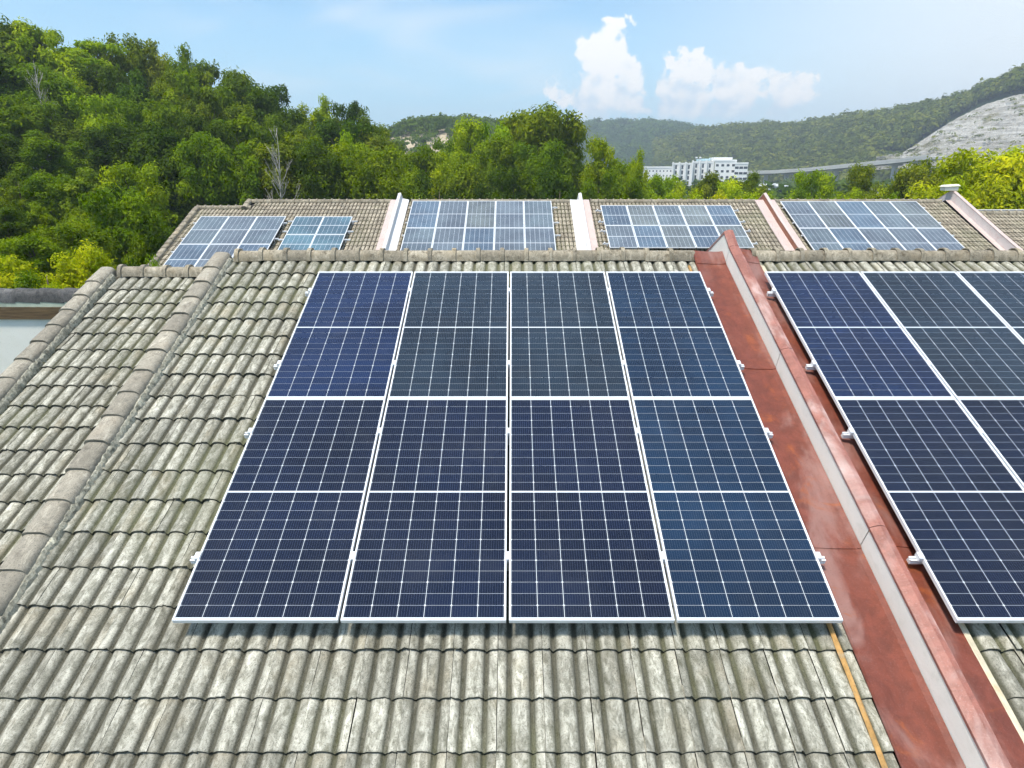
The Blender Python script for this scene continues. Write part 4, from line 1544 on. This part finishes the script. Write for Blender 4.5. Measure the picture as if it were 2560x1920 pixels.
def in_quarry(p):
    x, y, z = proj(p)
    return 2215 < x < 3225 and interp(QTOP, x) + 4 < y + 2 and y < 420


g2 = hill('hill', R_SKY, r_foot, r_ridge, 6.0, 150, seed=5, rough=6)
canopy('forest_canopy', g2, 11500, 3.4, 6.2, 54, 'olive wooded ridge climbing to the right above the viaduct', 22, col=(0.135, 0.165, 0.022), skip=in_quarry)
# small wooded knoll with a sandy clearing, seen between the left wood and the central grove
g3 = hill('hill', [(900, 352), (950, 332), (1000, 308), (1026, 299), (1099, 291), (1180, 292), (1260, 305), (1340, 330), (1420, 360)],
          lambda x: 235, lambda x: 330, 4.0, 50, seed=9, rough=2, mat=M['sand'])


def in_clearing(p):
    x, y, z = proj(p)
    return y > interp([(900, 356), (960, 350), (1040, 340), (1120, 340), (1300, 352)], x) and random.random() < 0.8


canopy('forest_canopy', g3, 1500, 1.5, 3.0, 60, 'dark trees on the knoll with the sandy clearing', 23, col=G_DARK, skip=in_clearing)
# low scrub and trees on the valley floor at the right
rngv = np.random.default_rng(31)


def valley_wood():
    V, T = [], []
    for i in range(1500):
        a = radians(rngv.uniform(4, 46))
        d = rngv.uniform(95, 520)
        x, y = d * sin(a), d * cos(a)
        # keep the apartment site and the sheds free
        if 200 < d < 400 and 9 < degrees(a) < 21.5 and d > 318 - 0:
            continue
        R = rngv.uniform(1.8, 3.8)
        per = 46
        dd = rngv.normal(size=(per, 3))
        dd[:, 2] = np.abs(dd[:, 2]) * 0.9 - 0.1
        dd /= np.linalg.norm(dd, axis=1, keepdims=True)
        top = R * rngv.uniform(0.9, 1.5)
        c = np.array([x, y, top * 0.7]) + dd * np.array([R, R, top]) * rngv.uniform(0.7, 1.05, per)[:, None]
        V.append(leaf_quads(c, dd + rngv.normal(size=(per, 3)) * 0.4 + np.array([0, 0, 0.3]), R * 0.75, R * 0.5, rngv))
        T.append(np.clip(rngv.uniform(0, 0.75) + rngv.uniform(0, 0.25, per), 0, 1))
    me = leaves_mesh('valley_scrub', np.concatenate(V), np.concatenate(T), M['leaf'])
    o = link('valley_scrub', me)
    o.color = (0.078, 0.130, 0.022, 1)
    tag(o, 'scrubby woodland filling the valley floor at the right', 'scrub', kind='stuff')


valley_wood()


# ------------------------------------------------------------------ quarry face with benches
def quarry():
    xs = np.linspace(2190, 3220, 180)
    n_b = 14
    vs, fs = [], []
    ncol = n_b * 3 + 1
    rngq = np.random.default_rng(2)
    for i, x in enumerate(xs):
        d0 = quarry_d(x)
        pb_ = at_dist(x, interp(QBOT, x), d0)
        # the top lies on the hill behind: farther away
        dt = d0 + interp([(2190, 4), (2330, 40), (2440, 75), (2560, 90), (2860, 95), (3220, 6)], x)
        pt_ = at_dist(x, interp(QTOP, x) - 2, dt)
        zb, zt_ = pb_[2] - 6, pt_[2]
        dirv = pb_[:2] / np.linalg.norm(pb_[:2])
        k = 0
        for b_ in range(n_b):
            z0 = zb + (zt_ - zb) * b_ / n_b
            z1 = zb + (zt_ - zb) * (b_ + 1) / n_b
            r0 = d0 + (dt - d0) * (b_ / n_b)
            r1 = d0 + (dt - d0) * ((b_ + 1) / n_b)
            jit = mnoise.noise(Vector((x * 0.02, b_ * 3.1, 0))) * 2.4 + mnoise.noise(Vector((x * 0.09, b_ * 1.7, 4))) * 1.2
            zj = mnoise.noise(Vector((x * 0.013, b_ * 2.3, 9))) * 0.8
            for (rr, zz) in ((r0 + jit, z0 + zj), (r0 + (r1 - r0) * 0.30 + jit, z1 - (z1 - z0) * 0.12 + zj), (r0 + (r1 - r0) * 0.5 + jit * 0.6, z1 + zj)):
                vs.append((dirv[0] * rr, dirv[1] * rr, zz + rngq.normal(0, 0.15)))
        vs.append((dirv[0] * dt, dirv[1] * dt, zt_))
    for i in range(len(xs) - 1):
        for k in range(ncol - 1):
            a = i * ncol + k
            fs.append((a, a + ncol, a + ncol + 1, a + 1))
    o = MB().add(vs, fs).build('quarry_face', M['rock'], smooth=False)
    tag(o, 'pale terraced quarry cut in the wooded hill at the right edge', 'quarry', kind='structure')

    G = np.array(vs).reshape(len(xs), ncol, 3)
    rq = np.random.default_rng(77)
    V, T = [], []
    for _ in range(420):
        i, k = rq.integers(2, len(xs) - 2), 3 * rq.integers(0, n_b)
        p = G[i, k] + rq.normal(0, 1.5, 3) * np.array([1, 1, 0.1])
        Rr = rq.uniform(0.6, 1.7)
        dd = rq.normal(size=(24, 3))
        dd[:, 2] = np.abs(dd[:, 2])
        dd /= np.linalg.norm(dd, axis=1, keepdims=True)
        V.append(leaf_quads(p + dd * Rr * np.array([1.6, 1.6, 0.9]), dd + np.array([0, 0, 0.3]), Rr * 0.7, Rr * 0.5, rq))
        T.append(np.clip(rq.uniform(0, 0.7) + rq.uniform(0, 0.25, 24), 0, 1))
    so = link('quarry_scrub', leaves_mesh('quarry_scrub', np.concatenate(V), np.concatenate(T), M['leaf']))
    so.color = (0.15, 0.17, 0.03, 1)
    tag(so, 'sparse scrub growing along the quarry benches', 'scrub', kind='stuff')


quarry()


# ------------------------------------------------------------------ far apartment block
def block(parent, c, ang, w, dpt, h, mat, storeys, cols, win=(1.0, 1.3), name='wall_block', fins=False, band=None):
    """one rectangular volume with a window in every bay; c = middle of the front foot, front faces the camera side"""
    ca, sa = cos(ang), sin(ang)

    def tr(x, y, z):
        return (c[0] + x * ca - y * sa, c[1] + x * sa + y * ca, c[2] + z)
    mb = MB()
    vs = [tr(*p) for p in ((-w / 2, 0, -1), (w / 2, 0, -1), (w / 2, dpt, -1), (-w / 2, dpt, -1), (-w / 2, 0, h), (w / 2, 0, h), (w / 2, dpt, h), (-w / 2, dpt, h))]
    mb.add(vs, [(4, 5, 6, 7), (0, 1, 5, 4), (1, 2, 6, 5), (2, 3, 7, 6), (3, 0, 4, 7)])
    # roof parapet
    for (x0, x1, y0, y1) in ((-w / 2 - .15, w / 2 + .15, -.15, .1), (-w / 2 - .15, w / 2 + .15, dpt - .1, dpt + .15), (-w / 2 - .15, -w / 2 + .1, .1, dpt - .1), (w / 2 - .1, w / 2 + .15, .1, dpt - .1)):
        vs = [tr(*p) for p in ((x0, y0, h - .3), (x1, y0, h - .3), (x1, y1, h - .3), (x0, y1, h - .3), (x0, y0, h + .5), (x1, y0, h + .5), (x1, y1, h + .5), (x0, y1, h + .5))]
        mb.add(vs, [(0, 3, 2, 1), (4, 5, 6, 7), (0, 1, 5, 4), (1, 2, 6, 5), (2, 3, 7, 6), (3, 0, 4, 7)])
    body = rebase(mb, parent.location).build(name, mat, parent)
    if fins:
        for k in range(cols + 1):
            x = -w / 2 + w * k / cols
            fm = MB()
            vs = [tr(*p) for p in ((x - .35, -1.3, 0), (x + .35, -1.3, 0), (x + .35, -.001, 0), (x - .35, -.001, 0), (x - .35, -1.3, h + .9), (x + .35, -1.3, h + .9), (x + .35, -.001, h + .9), (x - .35, -.001, h + .9))]
            fm.add(vs, [(4, 5, 6, 7), (0, 1, 5, 4), (1, 2, 6, 5), (2, 3, 7, 6), (3, 0, 4, 7)])
            rebase(fm, parent.location).build('fin', mat, parent)
    sh_ = (h - 0.4) / storeys
    for st in range(storeys):
        for cI in range(cols):
            x = -w / 2 + w * (cI + 0.5) / cols
            z = 0.55 + sh_ * st
            ww, hh = win
            wm = MB()
            vs = [tr(*p) for p in ((x - ww / 2, -.06, z), (x + ww / 2, -.06, z), (x + ww / 2, -.06, z + hh), (x - ww / 2, -.06, z + hh),
                                   (x - ww / 2, .0, z), (x + ww / 2, .0, z), (x + ww / 2, .0, z + hh), (x - ww / 2, .0, z + hh))]
            wm.add(vs, [(0, 1, 2, 3), (4, 0, 3, 7), (1, 5, 6, 2), (3, 2, 6, 7), (4, 5, 1, 0)])
            rebase(wm, parent.location).build('window', M['window'], parent)
    return body


D_APT = 340
apt_c = at_dist(1735, 430, D_APT)
apt = thing('apartment_building', (apt_c[0], apt_c[1], 0), 'white apartment complex with dark windows in the valley beyond the trees', 'building')


def apt_block(px0, px1, py, d, dpt, mat, storeys, cols, win, fins=False, ang=0.0):
    a, b = at_dist(px0, py, d), at_dist(px1, py, d)
    mid = (a + b) / 2
    w = np.linalg.norm(b[:2] - a[:2])
    an = atan2(b[1] - a[1], b[0] - a[0]) + ang
    block(apt, (mid[0], mid[1], 0), an, w, dpt, mid[2] - 0.5, mat, storeys, cols, win, fins=fins)


apt_block(1560, 1682, 416, D_APT + 14, 14, M['far_white'], 6, 14, (0.55, 0.7))
apt_block(1683, 1731, 407, D_APT, 14, M['far_white'], 6, 3, (0.8, 1.7), True)
apt_block(1733, 1784, 403, D_APT + 3, 14, M['far_white'], 6, 3, (0.8, 1.7), True)
apt_block(1788, 1842, 399, D_APT - 2, 16, M['far_white'], 6, 4, (1.2, 1.0))
apt_block(1838, 1871, 406, D_APT - 6, 16, M['far_white'], 6, 3, (1.6, 1.0))
# roof storey and pale blue roof edge
a, b = at_dist(1752, 401, D_APT + 6), at_dist(1778, 401, D_APT + 6)
rm = MB().box(a[0], b[0], a[1], a[1] + 8, a[2] - 0.2, a[2] + 0.8)
rebase(rm, apt.location).build('roof_box', M['far_blue'], apt)
a, b = at_dist(1788, 398, D_APT + 2), at_dist(1841, 398, D_APT + 2)
rm = MB().box(a[0], b[0], a[1] + 3, a[1] + 10, a[2] - 0.6, a[2] + 0.9)
rebase(rm, apt.location).build('roof_box', M['far_white'], apt)


def flood_mast(px_, py_, d):
    p = at_dist(px_, py_, d)
    t = thing('floodlight_mast', (p[0], p[1], 0), 'thin mast with two white globe lights above the apartment block', 'lamp post')
    rebase(MB().tube([(p[0], p[1], 0), (p[0], p[1], p[2])], [0.22, 0.12], 6), t.location).build('pole', M['lamp'], t)
    for sx_ in (-0.85, 0.85):
        mb_ = MB()
        rings = []
        for k in range(1, 6):
            ph = pi * k / 6
            rings.append([(p[0] + sx_ + 0.55 * sin(ph) * cos(2 * pi * j / 8), p[1] + 0.55 * sin(ph) * sin(2 * pi * j / 8), p[2] + 0.35 - 0.55 * cos(ph)) for j in range(8)])
        mb_.sweep(rings, True, True)
        rebase(mb_, t.location).build('globe', M['lamp'], t, smooth=True)
    rebase(MB().box(p[0] - 0.9, p[0] + 0.9, p[1] - 0.06, p[1] + 0.06, p[2] - 0.15, p[2]), t.location).build('crossarm', M['lamp'], t)


flood_mast(1746, 397, D_APT - 12)


# ------------------------------------------------------------------ viaduct
def viaduct():
    path = [(2345, 388, 405), (2260, 398, 425), (2150, 409, 450), (2040, 420, 475), (1955, 426, 500), (1880, 428, 525), (1800, 429, 550), (1700, 430, 580)]
    P = np.array([at_dist(*q) for q in path])
    t_ = np.linspace(0, len(P) - 1, 43)
    C = np.stack([np.interp(t_, range(len(P)), P[:, k]) for k in range(3)], 1)
    vi = thing('viaduct', (C[20][0], C[20][1], 0), 'pale concrete highway viaduct crossing the foot of the wooded ridge', 'viaduct')

    def strip(lo, hi, z0, z1, name, mat):
        rings = []
        for i in range(len(C)):
            d = C[min(i + 1, len(C) - 1)] - C[max(i - 1, 0)]
            nx = np.array([-d[1], d[0], 0])
            nx /= np.linalg.norm(nx)
            a, b = C[i] + nx * lo, C[i] + nx * hi
            rings.append([(a[0], a[1], a[2] + z0), (b[0], b[1], b[2] + z0), (b[0], b[1], b[2] + z1), (a[0], a[1], a[2] + z1)])
        rebase(MB().sweep(rings, True, True), vi.location).build(name, mat, vi)
    strip(-5, 5, -1.9, -0.9, 'deck', M['conc_far'])
    strip(4.6, 5.05, -0.899, 0.2, 'barrier', M['conc_far'])
    strip(-5.05, -4.6, -0.899, 0.2, 'barrier', M['conc_far'])
    for i in range(3, 43, 4):
        c = C[i]
        m_ = MB().box(c[0] - 1.1, c[0] + 1.1, c[1] - 1.1, c[1] + 1.1, -2, c[2] - 3.0)
        m_.box(c[0] - 3.4, c[0] + 3.4, c[1] - 1.3, c[1] + 1.3, c[2] - 2.999, c[2] - 1.901)
        rebase(m_, vi.location).build('pier', M['conc_far'], vi)


viaduct()


# ------------------------------------------------------------------ low white sheds in the valley
def shed(px0, px1, py, d, label):
    a, b = at_dist(px0, py, d), at_dist(px1, py, d)
    x0, x1, y = a[0], b[0], (a[1] + b[1]) / 2
    h = a[2]
    s = thing('low_building', ((x0 + x1) / 2, y, 0), label, 'building')

    def p_(mb_, nm, mt):
        rebase(mb_, s.location).build(nm, mt, s)
    p_(MB().box(x0 + .3, x1 - .3, y, y + 9, 0, h - 0.55), 'wall', M['far_white'])
    m_ = MB().add([(x0 - .3, y - .6, h - .55), (x1 + .3, y - .6, h - .35), (x1 + .3, y + 9.6, h + .15), (x0 - .3, y + 9.6, h - .05),
                   (x0 - .3, y - .6, h - .3), (x1 + .3, y - .6, h - .1), (x1 + .3, y + 9.6, h + .4), (x0 - .3, y + 9.6, h + .2)],
                  [(0, 3, 2, 1), (4, 5, 6, 7), (0, 1, 5, 4), (1, 2, 6, 5), (2, 3, 7, 6), (3, 0, 4, 7)])
    p_(m_, 'roof', M['far_grey'])
    n = 4
    for k in range(n):
        xx = x0 + (x1 - x0) * (k + 0.5) / n
        p_(MB().box(xx - 0.8, xx + 0.8, y - .05, y - .001, h - 2.2, h - 1.1), 'window', M['window'])


shed(1905, 1972, 463, 190, 'low white flat-roofed building showing between the trees left of the pink roof edge')
shed(2178, 2232, 477, 150, 'small white shed roof showing over the far ridge behind the right array')
shed(1880, 1925, 471, 170, 'white shed half hidden by shrubs beside the low flat-roofed building')

# ------------------------------------------------------------------ haze: one closed box of pale air round the whole scene
hz = MB().box(-1700, 1700, -120, 2100, -9, 190)
ho = hz.build('haze', None)
ho.data.materials.clear()
hm = bpy.data.materials.new('haze_air')
hm.use_nodes = True
for nd in list(hm.node_tree.nodes):
    if nd.type == 'BSDF_PRINCIPLED':
        hm.node_tree.nodes.remove(nd)
pv = hm.node_tree.nodes.new('ShaderNodeVolumePrincipled')
pv.inputs['Color'].default_value = (0.78, 0.88, 1.0, 1)
pv.inputs['Density'].default_value = 0.00050
pv.inputs['Anisotropy'].default_value = 0.1
hm.node_tree.links.new(pv.outputs[0], hm.node_tree.nodes['Material Output'].inputs['Volume'])
ho.data.materials.append(hm)
tag(ho, 'pale blue haze in the air over the valley', 'haze', kind='stuff')
